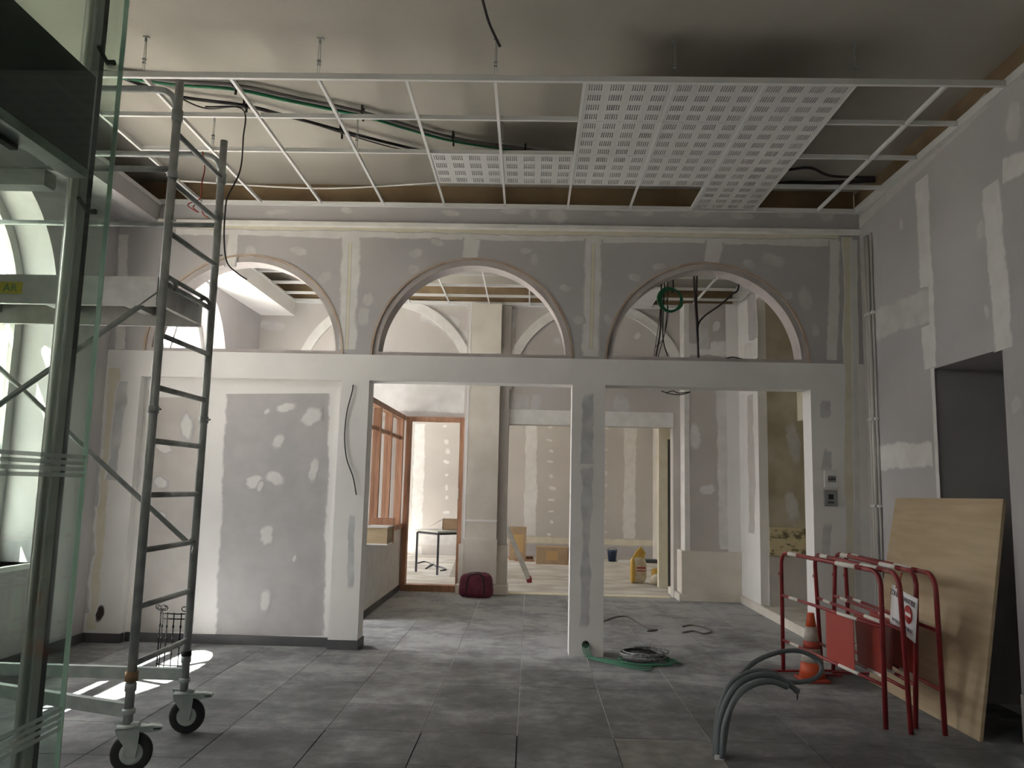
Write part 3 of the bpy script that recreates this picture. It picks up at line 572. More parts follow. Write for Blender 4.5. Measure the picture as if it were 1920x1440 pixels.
# grid over the middle room
grid2 = thing('suspended_ceiling', 'white ceiling grid seen through the arches over the middle room', 'suspended ceiling', (0, 9.8, ZG))
for x in [-3.66] + [-3.1 + .607 * k for k in range(11)]: tee((x, YA + TA + .1, ZG), (x, YM - .08, ZG), grid2, 'cross_bar')
for y in [8.3 + .6 * k for k in range(7)]: tee((-3.67, y, ZG + .003), (XM - .02, y, ZG + .003), grid2, 'main_bar')
for (i, j) in ((6, 4), (6, 5), (7, 5), (6, 3), (7, 4)):
    a, b = -3.1 + .607 * i, 8.3 + .6 * j
    MB().box(a + .005, a + .602, b + .003, b + .597, ZG + .005, ZG + .02).build('ceiling_tile', 'actile', grid2)

# cables clipped under the slab
def cable(name, label, pts, r, m, n=8, seg=8, cat='cable', group=None, extra=None):
    mb = MB(); mb.tube(spline(pts, seg), r, n); o = mb.build(name, m); tag(o, label, cat, group); return o
def zpts(z, *ps): return [atZ(p[0], p[1], z) for p in ps]
c1 = cable('cable', 'green cable clipped under the slab above the ceiling grid', zpts(ZC - .05, (190, 140), (330, 158), (440, 167), (540, 188), (680, 217), (760, 240), (850, 264), (1000, 287), (1060, 300)), .016, 'green')
cable('cable', 'thick grey cable running beside the green one under the slab', zpts(ZC - .045, (190, 134), (330, 152), (440, 160), (560, 185), (680, 211), (850, 259), (1000, 282), (1080, 297)), .017, 'greycable')
cable('cable', 'black cable bundle under the slab nearer the left wall', zpts(ZC - .05, (230, 146), (330, 180), (460, 198), (540, 218), (640, 245), (720, 266), (800, 285)), .014, 'black')
cable('cable', 'second black cable sagging off the bundle near the left wall', zpts(ZC - .06, (230, 144), (320, 176), (385, 203), (455, 201), (560, 224), (640, 249), (730, 275), (790, 287)), .006, 'browncable')
for px, py, wh in ((440, 160, 'on the green and grey cables nearest the scaffold'), (680, 211, 'on the green and grey cables, second from the scaffold'), (850, 259, 'on the green and grey cables, third from the scaffold'), (985, 282, 'on the green and grey cables beside the slotted tiles'), (460, 198, 'on the black cable bundle nearest the scaffold'), (640, 245, 'on the black cable bundle further from the scaffold')):
    p = atZ(px, py, ZC - .05); m = MB(); m.box(p.x - .008, p.x + .008, p.y - .03, p.y + .03, ZC - .075, ZC - .066); m.box(p.x - .008, p.x + .008, p.y - .035, p.y - .025, ZC - .075, ZC).box(p.x - .008, p.x + .008, p.y + .025, p.y + .035, ZC - .11, ZC)
    tag(m.build('cable_tie', 'black'), 'black cable tie ' + wh, 'cable tie', 'cable ties on the slab')
cable('cable', 'black cable loop above the grid in the right corner', zpts(ZC - .06, (1440, 322), (1480, 318), (1520, 315), (1560, 330), (1640, 333)), .013, 'black')
cable('cable', 'flat black cables lying above the grid at the right wall', zpts(ZC - .05, (1430, 352), (1480, 343), (1550, 343), (1640, 338)), .022, 'black')
cable('cable', 'loose black cable dangling from the slab above the viewer', [atZ(890, -60, ZC), atY(905, 0, 4.38), atY(916, 40, 4.42), atY(930, 72, 4.47), atY(938, 88, 4.5)], .008, 'black')

# ------------------------------------------------------------------ rolling scaffold
SX, S0, S1 = -2.115, 4.37, 5.06; SL = -4.0
sc = thing('rolling_scaffold', 'galvanised rolling scaffold tower with platform and two visible castors', 'scaffold', (-3.05, 4.7, 0))
for X in (SX, SL):
    for Y, top in ((S0, 3.87), (S1, 3.82)):
        m = MB(); m.cyl((X, Y, .22), (X, Y, top), .0245, 14); p = m.build('post', 'galv', sc)
        for z in (.44, 1.93, 3.30): MB().cyl((X, Y, z - .02), (X, Y, z + .02), .030, 14).build('collar', 'galv', p)
        MB().cyl((X, Y, 1.93), (X + .055, Y - .03, 1.93), .006, 6).build('locking_pin', 'galv', p); MB().cyl((X, Y, 3.02), (X + .05, Y - .02, 3.02), .006, 6).build('locking_pin', 'galv', p)
    for k in range(11):
        z = 0.555 + 0.3005 * k
        MB().cyl((X, S0, z), (X, S1, z), .0165, 10).build('rung', 'galv', sc)
for Y, z in ((S0, 3.825), (S1, 3.72)):
    MB().tube(spline([(SX, Y, z - .22), (SX - .004, Y, z - .12), (SX - .05, Y, z - .03), (SX - .16, Y, z), (SX - .5, Y, z), (SL + .16, Y, z), (SL + .05, Y, z - .03), (SL, Y, z - .13), (SL, Y, z - .22)], 5), .020, 10).build('guard_rail', 'galv', sc)
    MB().cyl((SX, Y, z - .49), (SL, Y, z - .49), .017, 10).build('guard_rail', 'galv', sc)
    MB().cyl((SX, Y, z - .20), (SX, Y, z - .13), .032, 12).build('coupling', 'galv', sc)
m = MB(); m.box(SL + .05, SX - .05, S0 + .03, S0 + .06, 2.53, 2.70).box(SL + .05, SX - .05, S1 - .06, S1 - .03, 2.53, 2.70).box(SX - .08, SX - .05, S0 + .06, S1 - .06, 2.55, 2.70).box(SL + .05, SL + .08, S0 + .06, S1 - .06, 2.55, 2.70)
pf = m.build('platform', 'alu', sc)
MB().box(SL + .08, SX - .08, S0 + .06, S1 - .06, 2.655, 2.675).build('deck_panel', 'plyfloor', pf)
for x in (-2.5, -3.0, -3.5): MB().box(x - .03, x + .03, S0 + .06, S1 - .06, 2.60, 2.655).build('cross_member', 'alu', pf)
MB().box(-2.95, -2.55, S0 + .14, S1 - .14, 2.640, 2.654).build('trapdoor', 'alu', pf)
m = MB()
for Y in (S0 + .10, S1 - .10):
    m.tube(spline([(SX - .06, Y, 2.66), (SX - .03, Y, 2.70), (SX, Y, 2.703), (SX + .026, Y, 2.67), (SX + .024, Y, 2.63)], 5), .012, 8)
m.cyl((SX - .02, S0 + .04, 2.715), (SX - .02, S1 - .04, 2.715), .014, 8); m.build('platform_hook', 'galv', pf)
st = MB().box(-3.25, -2.95, S0 + .0285, S0 + .03, 2.585, 2.655).build('sticker', 'stickery', pf)
def text_part(txt, size, matname, parent, mat4, name='lettering', depth=0.0006, align='CENTER'):
    cu = bpy.data.curves.new('t', 'FONT'); cu.body = txt; cu.size = size; cu.extrude = depth; cu.align_x = align; cu.align_y = 'CENTER'
    t = bpy.data.objects.new('t', cu); C.objects.link(t); dg = bpy.context.evaluated_depsgraph_get(); dg.update()
    me = bpy.data.meshes.new_from_object(t.evaluated_get(dg)); bpy.data.objects.remove(t); me.materials.clear(); me.materials.append(M[matname])
    me.transform(mat4); o = bpy.data.objects.new(name, me); C.objects.link(o); o.parent = parent
    if parent.type == 'EMPTY': o.matrix_parent_inverse = Matrix.Translation(-parent.location)
    return o
text_part('AR', .065, 'stickerg', pf, Matrix.Translation((-3.02, S0 + .0278, 2.618)) @ Matrix.Rotation(PI / 2, 4, 'X'), 'sticker_lettering')
MB().tube([(SX - .03, S1 - .05, 1.16), (SL, S1 - .05, 2.68)], .016, 10).build('diagonal_brace', 'galv', sc)
MB().tube([(SX - .03, S0 + .045, 2.62), (SL, S0 + .045, 1.19)], .016, 10).build('diagonal_brace', 'galv', sc)
m = MB(); m.tube(spline([(SX + .0, S1 - .10, 1.16), (SX + .015, S1 - .06, 1.18), (SX + .02, S1 - .03, 1.16), (SX + .02, S1 - .07, 1.09)], 5), .011, 8); m.build('brace_hook', 'galv', sc)
MB().box(SL, SX + .01, S1 - .02, S1 + .02, .315, .385).build('base_beam', 'galv_light', sc)
m = MB(); a, b = Vector((SX, S0, .32)), Vector((SL, S1 - .03, .32)); d = (b - a); t = d.normalized(); m.obox((a + b) / 2, d / 2, Vector((-t.y, t.x, 0)) * .02, (0, 0, .035)); m.build('base_beam', 'galv_light', sc)
MB().cyl((SX, S0, .47), (SX, S0, .52), .034, 14).build('clamp', 'brass', sc)
MB().cyl((SX, S1, .46), (SX, S1, .49), .031, 14).build('clamp', 'rubber', sc)
for X in (SX, SL):
    for Y, ang in ((S0, .35), (S1, .2)):
        e = bpy.data.objects.new('castor', None)
        m = MB(); m.cyl((X, Y, .20), (X, Y, .44), .019, 10); m.lathe([(.028, .30), (.034, .305), (.034, .325), (.028, .33)], (X, Y, 0)); m.box(X - .065, X + .065, Y - .012, Y + .012, .245, .26).lathe([(.05, .235), (.055, .24), (.05, .25)], (X, Y, 0))
        cst = m.build('castor', 'galv_light', sc)
        ca, sa = math.cos(ang), math.sin(ang); ax = Vector((ca, sa, 0)); sd_ = Vector((-sa, ca, 0)); hub = Vector((X, Y, .105)) + ax * .03
        m = MB()
        for s in (-1, 1):
            q = [hub + sd_ * s * .034 + ax * u + Vector((0, 0, w)) for u, w in ((-.020, -.022), (.020, -.022), (.028, .02), (.034, .09), (.034, .13), (-.085, .13), (-.078, .10), (-.036, .04))]
            m.prism(q, sd_ * s * .005)
        m.obox(hub + ax * (-.015) + Vector((0, 0, .128)), ax * .068, sd_ * .039, (0, 0, .006)); clean(m.build('fork', 'galv_light', cst))
        m = MB(); q = [hub + sd_ * (-.026) + ax * u + Vector((0, 0, w)) for u, w in ((.03, .132), (.03, .105), (.075, .098), (.135, .106), (.148, .118), (.14, .128), (.09, .136))]; m.prism(q, sd_ * .052); clean(m.build('brake_lever', 'galv_light', cst, bevel=.003))
        m = MB(); m.obox(hub + ax * .118 + sd_ * (-.028) + Vector((0, 0, .118)), ax * .018, sd_ * .003, (0, 0, .003)); m.build('brake_slot', 'rubber', cst)
        m = MB(); m.lathe([(.072, -.024), (.096, -.024), (.104, -.014), (.1045, 0), (.104, .014), (.096, .024), (.072, .024)], (0, 0, 0), 'Y', 28)
        w = m.build('tyre', 'rubber', cst); w.data.transform(Matrix.Translation(hub) @ Matrix.Rotation(ang, 4, 'Z'))
        m = MB(); m.lathe([(.074, -.02), (.05, -.026), (.02, -.03), (.02, .03), (.05, .026), (.074, .02)], (0, 0, 0), 'Y', 24)
        w = m.build('hub', 'galv_light', cst); w.data.transform(Matrix.Translation(hub) @ Matrix.Rotation(ang, 4, 'Z'))
cable('cable', 'thin black cable drooping from the scaffold top beside its far post', [atY(385, 200, 5.0), atY(455, 205, 5.2), atY(456, 260, 5.2), atY(450, 320, 5.15), atY(430, 362, 5.1), atY(424, 380, 5.08), atY(420, 440, 5.08), atY(425, 490, 5.1), atY(445, 512, 5.1), atY(463, 524, 5.1)], .005, 'black')
cable('wire', 'tangled red wire tied to the scaffold guard rail', [atY(380, 284, 5.03), atY(384, 315, 5.02), atY(378, 345, 5.0), atY(375, 372, 5.0), atY(352, 384, 5.0), atY(372, 398, 5.0), atY(362, 388, 5.02), atY(376, 380, 5.02), atY(380, 400, 5.0), atY(390, 408, 5.0)], .004, 'redwire', cat='wire')

# ornamental iron grille standing on the floor
gr = thing('iron_grille', 'small black wrought iron grille with scrolls standing behind the scaffold', 'grille', (-2.86, 6.6, 0))
def arcpt(t, z, R=.16): a = -.2 + 2.2 * t; return Vector((-2.86 - R * math.cos(a + .25), 6.66 - R * .6 * math.sin(a + .25), z))
for z in (.055, .42, .46): MB().tube([arcpt(i / 10, z) for i in range(11)], .0055, 6).build('hoop', 'iron', gr)
for i in range(7):
    t = i / 6; m = MB(); m.cyl(arcpt(t, .03), arcpt(t, .47), .0045, 6)
    for z in (.15, .26, .36): m.lathe([(.004, -.016), (.009, 0), (.004, .016)], arcpt(t, z), 'Z', 8)
    m.build('baluster', 'iron', gr)
for t in (0.05, 0.30, 0.95):
    p = arcpt(t, .47); m = MB()
    for s in (-1, 1): m.tube([p + Vector((s * (.022 + .020 * math.cos(a)), 0, .03 + .022 * math.sin(a) * (1 - .03 * k))) for k, a in enumerate([PI + .55 * i for i in range(11)])], .004, 5)
    m.cyl(p, p + Vector((0, 0, .03)), .004, 5); m.build('scroll', 'iron', gr)

# ------------------------------------------------------------------ glass vestibule at the left
GXp = -0.93
ves = thing('glass_partition', 'green tinted glass vestibule panel with steel post and dark door header', 'glass partition', (GXp, 1.2, 0))
m = MB(); m.box(GXp - .005, GXp + .005, -1.2, 1.640, .01, 4.3)
gp = m.build('glass_pane', ['glass', 'glassedge'], ves)
MB().box(GXp - .0052, GXp + .0052, 1.640, 1.6425, .01, 4.3).build('polished_edge', 'glassedge', ves)
for z in (1.07, 1.57):
    for k in range(4): MB().box(GXp + .0055, GXp + .006, -1.2, 1.632, z - .022 + .0125 * k, z - .022 + .0125 * k + .008).build('frosted_strip', 'frost', ves)
m = MB(); m.cyl((-1.03, 1.670, 0), (-1.03, 1.670, 4.3), .0105, 20); m.build('steel_post', 'steel', ves)
MB().box(-1.040, -1.022, 1.686, 1.712, 0, 4.3).build('door_stile', 'alu', ves)
MB().box(-1.040, -1.026, 1.715, 1.738, 0, 4.3).build('door_stile', 'tableleg', ves)
m = MB(); m.box(GXp - .045, GXp - .008, -1.2, 1.565, 2.185, 2.39); hd = m.build('door_header', 'header', ves)
MB().box(GXp - .047, GXp - .006, -1.2, 1.56, 2.165, 2.185).build('header_rail', 'alu', hd)
MB().box(GXp - .06, GXp - .045, -1.2, 1.40, 2.155, 2.20).build('brush_seal', 'rubber', hd)
MB().box(GXp - .32, GXp - .06, -1.2, 1.56, 2.19, 2.21).build('soffit', 'whitepaint', hd)
MB().box(GXp - .36, GXp - .32, -1.2, 1.56, 2.18, 2.40).build('header_back', 'alu', hd)
MB().box(GXp - 1.6, GXp - .12, 1.60, 1.64, 2.165, 2.20).build('transom', 'alu', ves)
for px, py in ((225, 122), (190, 400)):
    p = atX(px, py, GXp); m = MB(); m.cyl((GXp - .02, p.y - .01, p.z), (GXp - .006, p.y - .01, p.z), .006, 14); m.obox((GXp - .022, p.y - .03, p.z + .006), (.003, 0, 0), Vector((0, .022, -.009)), (0, .001, .003)); m.build('glass_fitting', 'darkalu', ves)

# ------------------------------------------------------------------ barriers
def barrier(label, a, b, lean, seed):
    a, b = Vector((*a, 0)), Vector((*b, 0)); L = (b - a).length; t = (b - a).normalized(); s = Vector((-t.y, t.x, 0))
    root = thing('safety_barrier', label, 'barrier', (a + b) / 2, 'red and white site barriers leaning in a row')
    up = (Vector((0, 0, 1)) + s * lean).normalized()
    P = lambda u, z, w=0: a + t * u + up * z + s * w
    H = 1.03; r = .017; rc = .11
    pts = [P(0, .02)] + [P(0, H - rc)] + [P(rc - rc * math.cos(PI / 2 * i / 6), H - rc + rc * math.sin(PI / 2 * i / 6)) for i in range(1, 7)]
    MB().tube(pts + [P(L * .10, H)], r, 10).build('leg', 'red', root)
    pts = [P(L, .0)] + [P(L, H - rc)] + [P(L - rc + rc * math.cos(PI / 2 * i / 6), H - rc + rc * math.sin(PI / 2 * i / 6)) for i in range(1, 7)]
    MB().tube(pts + [P(L * .86, H)], r, 10).build('leg', 'red', root)
    for z, rr, e0, e1 in ((H, r, .10, .86), (.66, .0125, 0, 1), (.28, .0125, 0, 1)):
        MB().cyl(P(L * e0, z), P(L * e1, z), rr, 10).build('rail', 'red', root)
        for (u0, u1) in ((.10, .205), (.62, .80)):
            MB().cyl(P(L * u0, z), P(L * u1, z), rr + .0012, 10).build('white_band', 'whiteband', root)
    q = [P(L * .50, .29), P(L * .76, .29), P(L * .76, .65), P(L * .50, .65)]
    m = MB(); m.prism([p - s * .002 for p in q], s * .004); clean(m.build('sign_panel', 'redpanel', root))
    MB().obox(P(0, .0) + Vector((0, 0, .02)), s * .16, t * .02, (0, 0, .008)).build('foot', 'red', root)
    for z in (.84, .15): MB().obox(P(-.025, z), t * .022, s * .010, (0, 0, .012)).build('coupling_hook', 'red', root)
    return root, P, s, t, L
barrier('red and white site barrier nearest the traffic cone, front of the row', (2.23, 7.20), (2.41, 5.61), -0.0, 1)
barrier('red and white site barrier second from the cone, leaning left', (2.52, 7.08), (2.53, 5.51), -.04, 2)
_, PC, sC, tC, LC = barrier('red and white site barrier third from the cone, carrying the white notice', (2.68, 7.26), (2.625, 5.65), .045, 3)
barrier('red and white site barrier standing closest to the plywood sheet', (2.81, 7.20), (2.75, 5.51), -.02, 4)
# notice hung on the third barrier
cs = PC(LC * .925, .74) - sC * .035
nt_ = thing('warning_notice', 'white laminated no entry notice hanging crooked on the barriers', 'notice', cs)
fr = Matrix(((tC.x, 0, -sC.x, cs.x), (tC.y, 0, -sC.y, cs.y), (0, 1, 0, cs.z), (0, 0, 0, 1))) @ Matrix.Rotation(-.12, 4, 'Z')
def lay(mb, name, matn): o = mb.build(name, matn); o.data.transform(fr); o.parent = nt_; o.matrix_parent_inverse = Matrix.Translation(-nt_.location); return o
m = MB(); n = 8
vs_ = []
for i in range(n + 1):
    for j in range(n + 1): x = -.21 + .42 * i / n; y = -.15 + .30 * j / n; vs_.append((x, y, .006 * math.sin(x * 14 + y * 9)))
m.smooth = True; m.add(vs_, [(i * (n + 1) + j, (i + 1) * (n + 1) + j, (i + 1) * (n + 1) + j + 1, i * (n + 1) + j + 1) for i in range(n) for j in range(n)]); sh = lay(m, 'sheet', 'paper')
so = sh.modifiers.new('thickness', 'SOLIDIFY'); so.thickness = .001
for z_ in (0.0085,):
    text_part('ZONE CHANTIER', .052, 'ink', nt_, fr @ Matrix.Translation((0, .10, z_)))
    text_part('INTERDIT AU PUBLIC', .034, 'ink', nt_, fr @ Matrix.Translation((0, -.09, z_)))
m = MB(); m.lathe([(.062, .007), (.062, .0085)], (.095, .012, 0), 'Z', 28); lay(m, 'no_entry_disc', 'signred')
m = MB(); m.box(.053, .137, .001, .023, .0085, .0095); lay(m, 'no_entry_bar', 'paper')
m = MB(); m.tube([(-.12, .14, .004), (-.10, .20, -.02), (-.10, .26, -.03)], .004, 6); lay(m, 'tie_string', 'redwire')

# traffic cone
cx_, cy_ = 2.39, 6.95
cone = thing('traffic_cone', 'orange and white traffic cone standing behind the first barrier', 'cone', (cx_, cy_, 0))
m = MB(); m.box(cx_ - .118, cx_ + .118, cy_ - .118, cy_ + .118, 0, .03); m.build('base', 'conebase', cone, bevel=.012)
def crad(z): return .105 - (.105 - .026) * z / .53
for z0, z1, mm, nm in ((.03, .155, 'orange', 'cone_body'), (.155, .265, 'coneband', 'reflective_band'), (.265, .325, 'conebase', 'cone_body'), (.325, .44, 'coneband', 'reflective_band'), (.44, .55, 'orange', 'cone_tip')):
    MB().lathe([(crad(z0 - .03), z0), (crad(z1 - .03), z1)], (cx_, cy_, 0), 'Z', 24).build(nm, mm, cone)

# plywood sheet leaning over the doorway
bl_ = [Vector((2.905, 5.39, 0)), Vector((2.875, 7.00, 0)), Vector((3.175, 7.03, 1.53)), Vector((3.175, 5.45, 1.545))]
nn = (bl_[1] - bl_[0]).cross(bl_[3] - bl_[0]).normalized()
if nn.x > 0: nn = -nn
m = MB(); m.prism([p for p in bl_], -nn * .022); ps_ = clean(m.build('plywood_sheet', 'ply')); tag(ps_, 'large pale plywood sheet leaning against the right wall behind the barriers', 'plywood')
ps_.location = (0, 0, 0)

# grey conduits rising from the lifted floor tiles
def cond(pts, r=.0155, name='conduit'):
    P_ = spline(pts, 9); m = MB(); n = len(P_); rr = []
    m.tube(P_, r, 10); return m
cn = thing('conduit_bundle', 'bundle of grey electrical conduits arching up from the floor screed', 'conduit', (1.13, 4.93, 0))
b0 = atZ(1348, 1420, 0)
dz = 0.0
def path(*ps): return [atY(p[0], p[1], p[2]) for p in ps]
Y0 = b0.y
cond(path((1345, 1424, Y0), (1350, 1352, Y0 + .02), (1372, 1296, Y0 + .05), (1406, 1270, Y0 + .09), (1446, 1266, Y0 + .13), (1474, 1279, Y0 + .16), (1496, 1297, Y0 + .18)), .019).build('conduit', 'conduit', cn)
cond(path((1354, 1422, Y0 - .03), (1360, 1356, Y0 - .02), (1382, 1306, Y0 + .01), (1414, 1283, Y0 + .05), (1448, 1278, Y0 + .09), (1476, 1288, Y0 + .12)), .018).build('conduit', 'conduit', cn)
cond(path((1341, 1420, Y0 + .04), (1346, 1345, Y0 + .05), (1364, 1292, Y0 + .09), (1390, 1268, Y0 + .14), (1425, 1258, Y0 + .19), (1456, 1264, Y0 + .22)), .018).build('conduit', 'conduit', cn)
cond(path((1347, 1418, Y0 + .06), (1354, 1345, Y0 + .08), (1378, 1284, Y0 + .15), (1410, 1245, Y0 + .24), (1452, 1225, Y0 + .34), (1494, 1220, Y0 + .44), (1527, 1233, Y0 + .46), (1541, 1254, Y0 + .42), (1528, 1272, Y0 + .34), (1498, 1279, Y0 + .28), (1470, 1277, Y0 + .24)), .0150).build('conduit', 'conduit', cn)
cond(path((1358, 1420, Y0 - .02), (1366, 1360, Y0 - .03), (1376, 1320, Y0 - .02)), .004).build('pull_wire', 'greycable', cn)
cond(path((1496, 1298, Y0 + .18), (1495, 1305, Y0 + .18), (1495, 1312, Y0 + .18)), .004).build('pull_wire', 'black', cn)
MB().box(b0.x - .03, b0.x + .03, b0.y - .035, b0.y - .02, -.004, .02).build('floor_clip', 'whiteplastic', cn)

# ------------------------------------------------------------------ cables on the floor and the pillar
coil = thing('cable_coil', 'coil of green and grey cable at the foot of the middle pillar', 'cable coil', (1.05, 7.45, 0))
def coilpts(cx, cy, rx, ry, z, turns, seed, n=22):
    r = random.Random(seed); o = []
    for i in range(int(turns * n)):
        a = 2 * PI * i / n; k = 1 + .10 * math.sin(i * .37 + seed) ; o.append(Vector((cx + rx * k * math.cos(a), cy + ry * k * math.sin(a), z + .018 * (i / n) + .006 * r.random())))
    return o
for q in range(3): MB().tube(coilpts(1.03 + .02 * q, 7.50, .17 + .015 * q, .16, .012 + .012 * q, 3.4, q), .0075, 6).build('cable_loop', 'plasticwrap' if q else 'greycable', coil)
for q in range(3): MB().tube(coilpts(1.06 + .03 * q, 7.42, .22 + .02 * q, .15, .008, 1.6, 7 + q), .0055, 6).build('cable_loop', 'palegreen', coil)
MB().tube(coilpts(1.02, 7.53, .15, .12, .05, 1.6, 11), .010, 6).build('cable_loop', 'black', coil)
pz = atY(1098, 1208, YA)
for q in range(5):
    e = .016 * (q - 2)
    MB().tube(spline([pz + Vector((e, .02, 0)), pz + Vector((e, -.04, -.01)), pz + Vector((.03 + e, -.10, -.09)), Vector((.72 + e * 2, 7.44 + e, .012)), Vector((.85, 7.34 + e * 3, .008)), Vector((1.05, 7.27 + e * 5, .008)), Vector((1.2 + e * 3, 7.32, .01))], 7), .0048, 6).build('cable_tail', 'palegreen', coil)
MB().lathe([(.032, -.003), (.034, .0)], (pz.x, YA - .003, pz.z), 'Y', 16).build('wall_hole', 'tape', coil)
cable('cable', 'grey extension cable lying on the floor behind the middle pillar', [atZ(1125, 1168, .008), atZ(1150, 1158, .008), atZ(1175, 1156, .008), atZ(1200, 1170, .008), atZ(1218, 1179, .010), atZ(1232, 1181, .008), atZ(1214, 1183, .012)], .010, 'greycable')
cable('cable', 'short grey cable loop on the floor of the right opening', [atZ(1280, 1175, .008), atZ(1295, 1172, .008), atZ(1318, 1176, .008), atZ(1334, 1183, .008), atZ(1320, 1188, .008), atZ(1300, 1183, .012), atZ(1280, 1186, .008)], .010, 'greycable')
cable('cable', 'thin black cable hanging from the left pier of the arcade', [atY(662, 722, YA - .01), atY(660, 735, YA - .03), atY(650, 775, YA - .02), atY(646, 820, YA - .02), atY(650, 860, YA - .03), atY(662, 895, YA - .04), atY(668, 928, YA - .03)], .0055, 'black')
# cables in the right arch
hc = thing('hanging_cables', 'bundle of dark cables with a green cable coil hanging in the right arch', 'cables', (1.5, 8.2, 2.8))
for q in range(5): MB().tube(coilpts(0, 0, .105 + .006 * q, .115 + .004 * q, 0, 1.0, q, 26)[:-1], .0085, 6, closed=True).build('green_coil', 'green', hc)
for o in [o for o in hc.children if o.name.startswith('green_coil')]: o.data.transform(Matrix.Translation(atY(1257, 563, 8.2)) @ Matrix.Rotation(PI / 2, 4, 'X'))
for pts, r in (([(1240, 500), (1240, 560), (1238, 620), (1230, 668)], .010), ([(1247, 500), (1243, 600), (1244, 640), (1252, 668)], .007), ([(1251, 505), (1252, 560), (1247, 620), (1233, 672)], .005), ([(1262, 520), (1263, 545), (1258, 548)], .008),
               ([(1301, 500), (1303, 560), (1306, 600), (1308, 640), (1310, 672)], .011), ([(1307, 500), (1306, 560), (1308, 610), (1309, 672)], .010), ([(1386, 528), (1372, 552), (1350, 572), (1322, 592), (1309, 610), (1309, 640)], .010), ([(1240, 550), (1236, 600), (1226, 668)], .004), ([(1250, 560), (1253, 590), (1243, 635), (1229, 650)], .004)):
    q = [atY(p[0], p[1], 8.2 + .01 * i) for i, p in enumerate(pts)]; q = [Vector((q[0].x, q[0].y, ZC + .005))] + q if pts[0][1] < 530 else q
    MB().tube(spline(q, 6), r, 7).build('cable', 'browncable', hc)
cable('cable', 'short black cable end lying on the right arch sill', [atY(1360, 672, YA + .12), atY(1375, 670, YA + .12), atY(1397, 674, YA + .12)], .006, 'black')
cable('cable', 'wire tangle poking below the beam of the right opening', [atY(1240, 733, YA + .1), atY(1255, 738, YA + .1), atY(1275, 740, YA + .1), atY(1294, 735, YA + .1), atY(1272, 737, YA + .12), atY(1262, 733, YA + .12), atY(1248, 737, YA + .12)], .005, 'black')

# ------------------------------------------------------------------ fittings on the right pier
p = atY(1556, 898, YA)
t1 = thing('thermostat', 'white wall thermostat with small display, upper of the two', 'thermostat', (p.x, YA - .02, p.z))
MB().box(p.x - .062, p.x + .062, YA - .034, YA - .004, p.z - .082, p.z + .082).build('casing', 'whiteplastic', t1, bevel=.006)
MB().box(p.x - .03, p.x + .045, YA - .0355, YA - .033, p.z - .03, p.z + .03).build('display', 'greyplastic', t1)
m = MB()
for k, (dx, hh) in enumerate(((-.02, .02), (-.008, .012), (.006, .028), (.02, .022), (.034, .022))): m.box(p.x + dx - .004, p.x + dx + .004, YA - .0365, YA - .035, p.z - .012, p.z - .012 + hh)
m.build('display_digits', 'screen', t1)
p = atY(1556, 934, YA)
t2 = thing('wall_controller', 'grey wall control unit with dark square screen below the white thermostat', 'controller', (p.x, YA - .02, p.z))
MB().box(p.x - .062, p.x + .062, YA - .03, YA - .004, p.z - .075, p.z + .075).build('casing', 'greyplastic', t2, bevel=.008)
MB().box(p.x - .024, p.x + .024, YA - .032, YA - .029, p.z - .012, p.z + .036).build('display', 'screen', t2)
MB().box(p.x - .03, p.x + .03, YA - .032, YA - .029, p.z - .05, p.z - .03).build('button_row', 'tableleg', t2)
for k, (px, w, lb) in enumerate(((7.50, .014, 'white pvc pipe in the corner, nearest the arcade wall'), (7.44, .016, 'white pvc pipe in the corner, middle of three'), (7.37, .011, 'thin white pvc pipe in the corner, nearest the doorway'))):
    pp = thing('wall_pipe', lb, 'pipe', (XR - .02, px, 0.9), 'corner pipes')
    MB().cyl((XR - w - .004, px, .55), (XR - w - .004, px, 4.02), w, 10).build('pipe', 'pipe', pp)
    for z in (1.45, 2.25, 3.25): MB().box(XR - 2 * w - .012, XR, px - w - .006, px + w + .006, z - .012, z + .012).build('pipe_clip', 'whiteplastic', pp)

# ------------------------------------------------------------------ middle room: wooden partition, frame, bag
XP = -1.90
part = thing('timber_partition', 'low partition wall with red hardwood glazing frame in the middle room', 'partition', (XP, 10.6, 0))
MB().box(XP - .08, XP, 9.30, YM - .02, .07, .93).build('low_wall', 'compound', part)
MB().box(XP - .08, XP + .012, 9.30, YM - .02, 0, .08).build('skirting', 'skirting', part)
MB().box(XP - .09, XP + .01, 9.30, YM - .02, 2.50, 2.57).build('top_rail', 'wood', part)
MB().box(XP - .10, XP + .02, 9.62, YM - .02, .90, .97).build('sill_rail', 'wood', part)
for y in (9.33, 9.95, 10.75, 11.72): MB().box(XP - .09, XP + .01, y - .035, y + .035, .93, 2.50).build('frame_post', 'wood', part)
MB().box(XP - .08, XP - .02, 9.36, YM - .1, 2.20, 2.25).build('glazing_rail', 'wood', part)
for a, b in ((9.37, 9.915), (9.985, 10.715), (10.785, 11.685)): MB().box(XP - .045, XP - .038, a, b, .97, 2.50).build('pane', 'pane', part)
ledge = thing('wooden_ledge', 'plywood box ledge with white shelf fixed to the partition end', 'ledge', (XP + .1, 9.5, .86))
MB().box(XP + .001, XP + .26, 9.28, 9.62, .86, 1.04).build('box', 'ply', ledge)
MB().box(XP + .001, XP + .27, 9.26, 9.64, 1.04, 1.056).build('shelf', 'whitepaint', ledge); MB().box(XP + .001, XP + .27, 9.26, 9.64, .845, .86).build('shelf', 'whitepaint', ledge)
MB().box(XP + .001, XP + .275, 9.62, 9.66, .84, 1.14).build('end_board', 'wood', ledge)
df = struct(MB().box(-1.88, -1.81, YM - .04, YM + .12, 0, 2.56).build('door_3', 'wood'), 'red hardwood door frame without a door beside the cream pier')
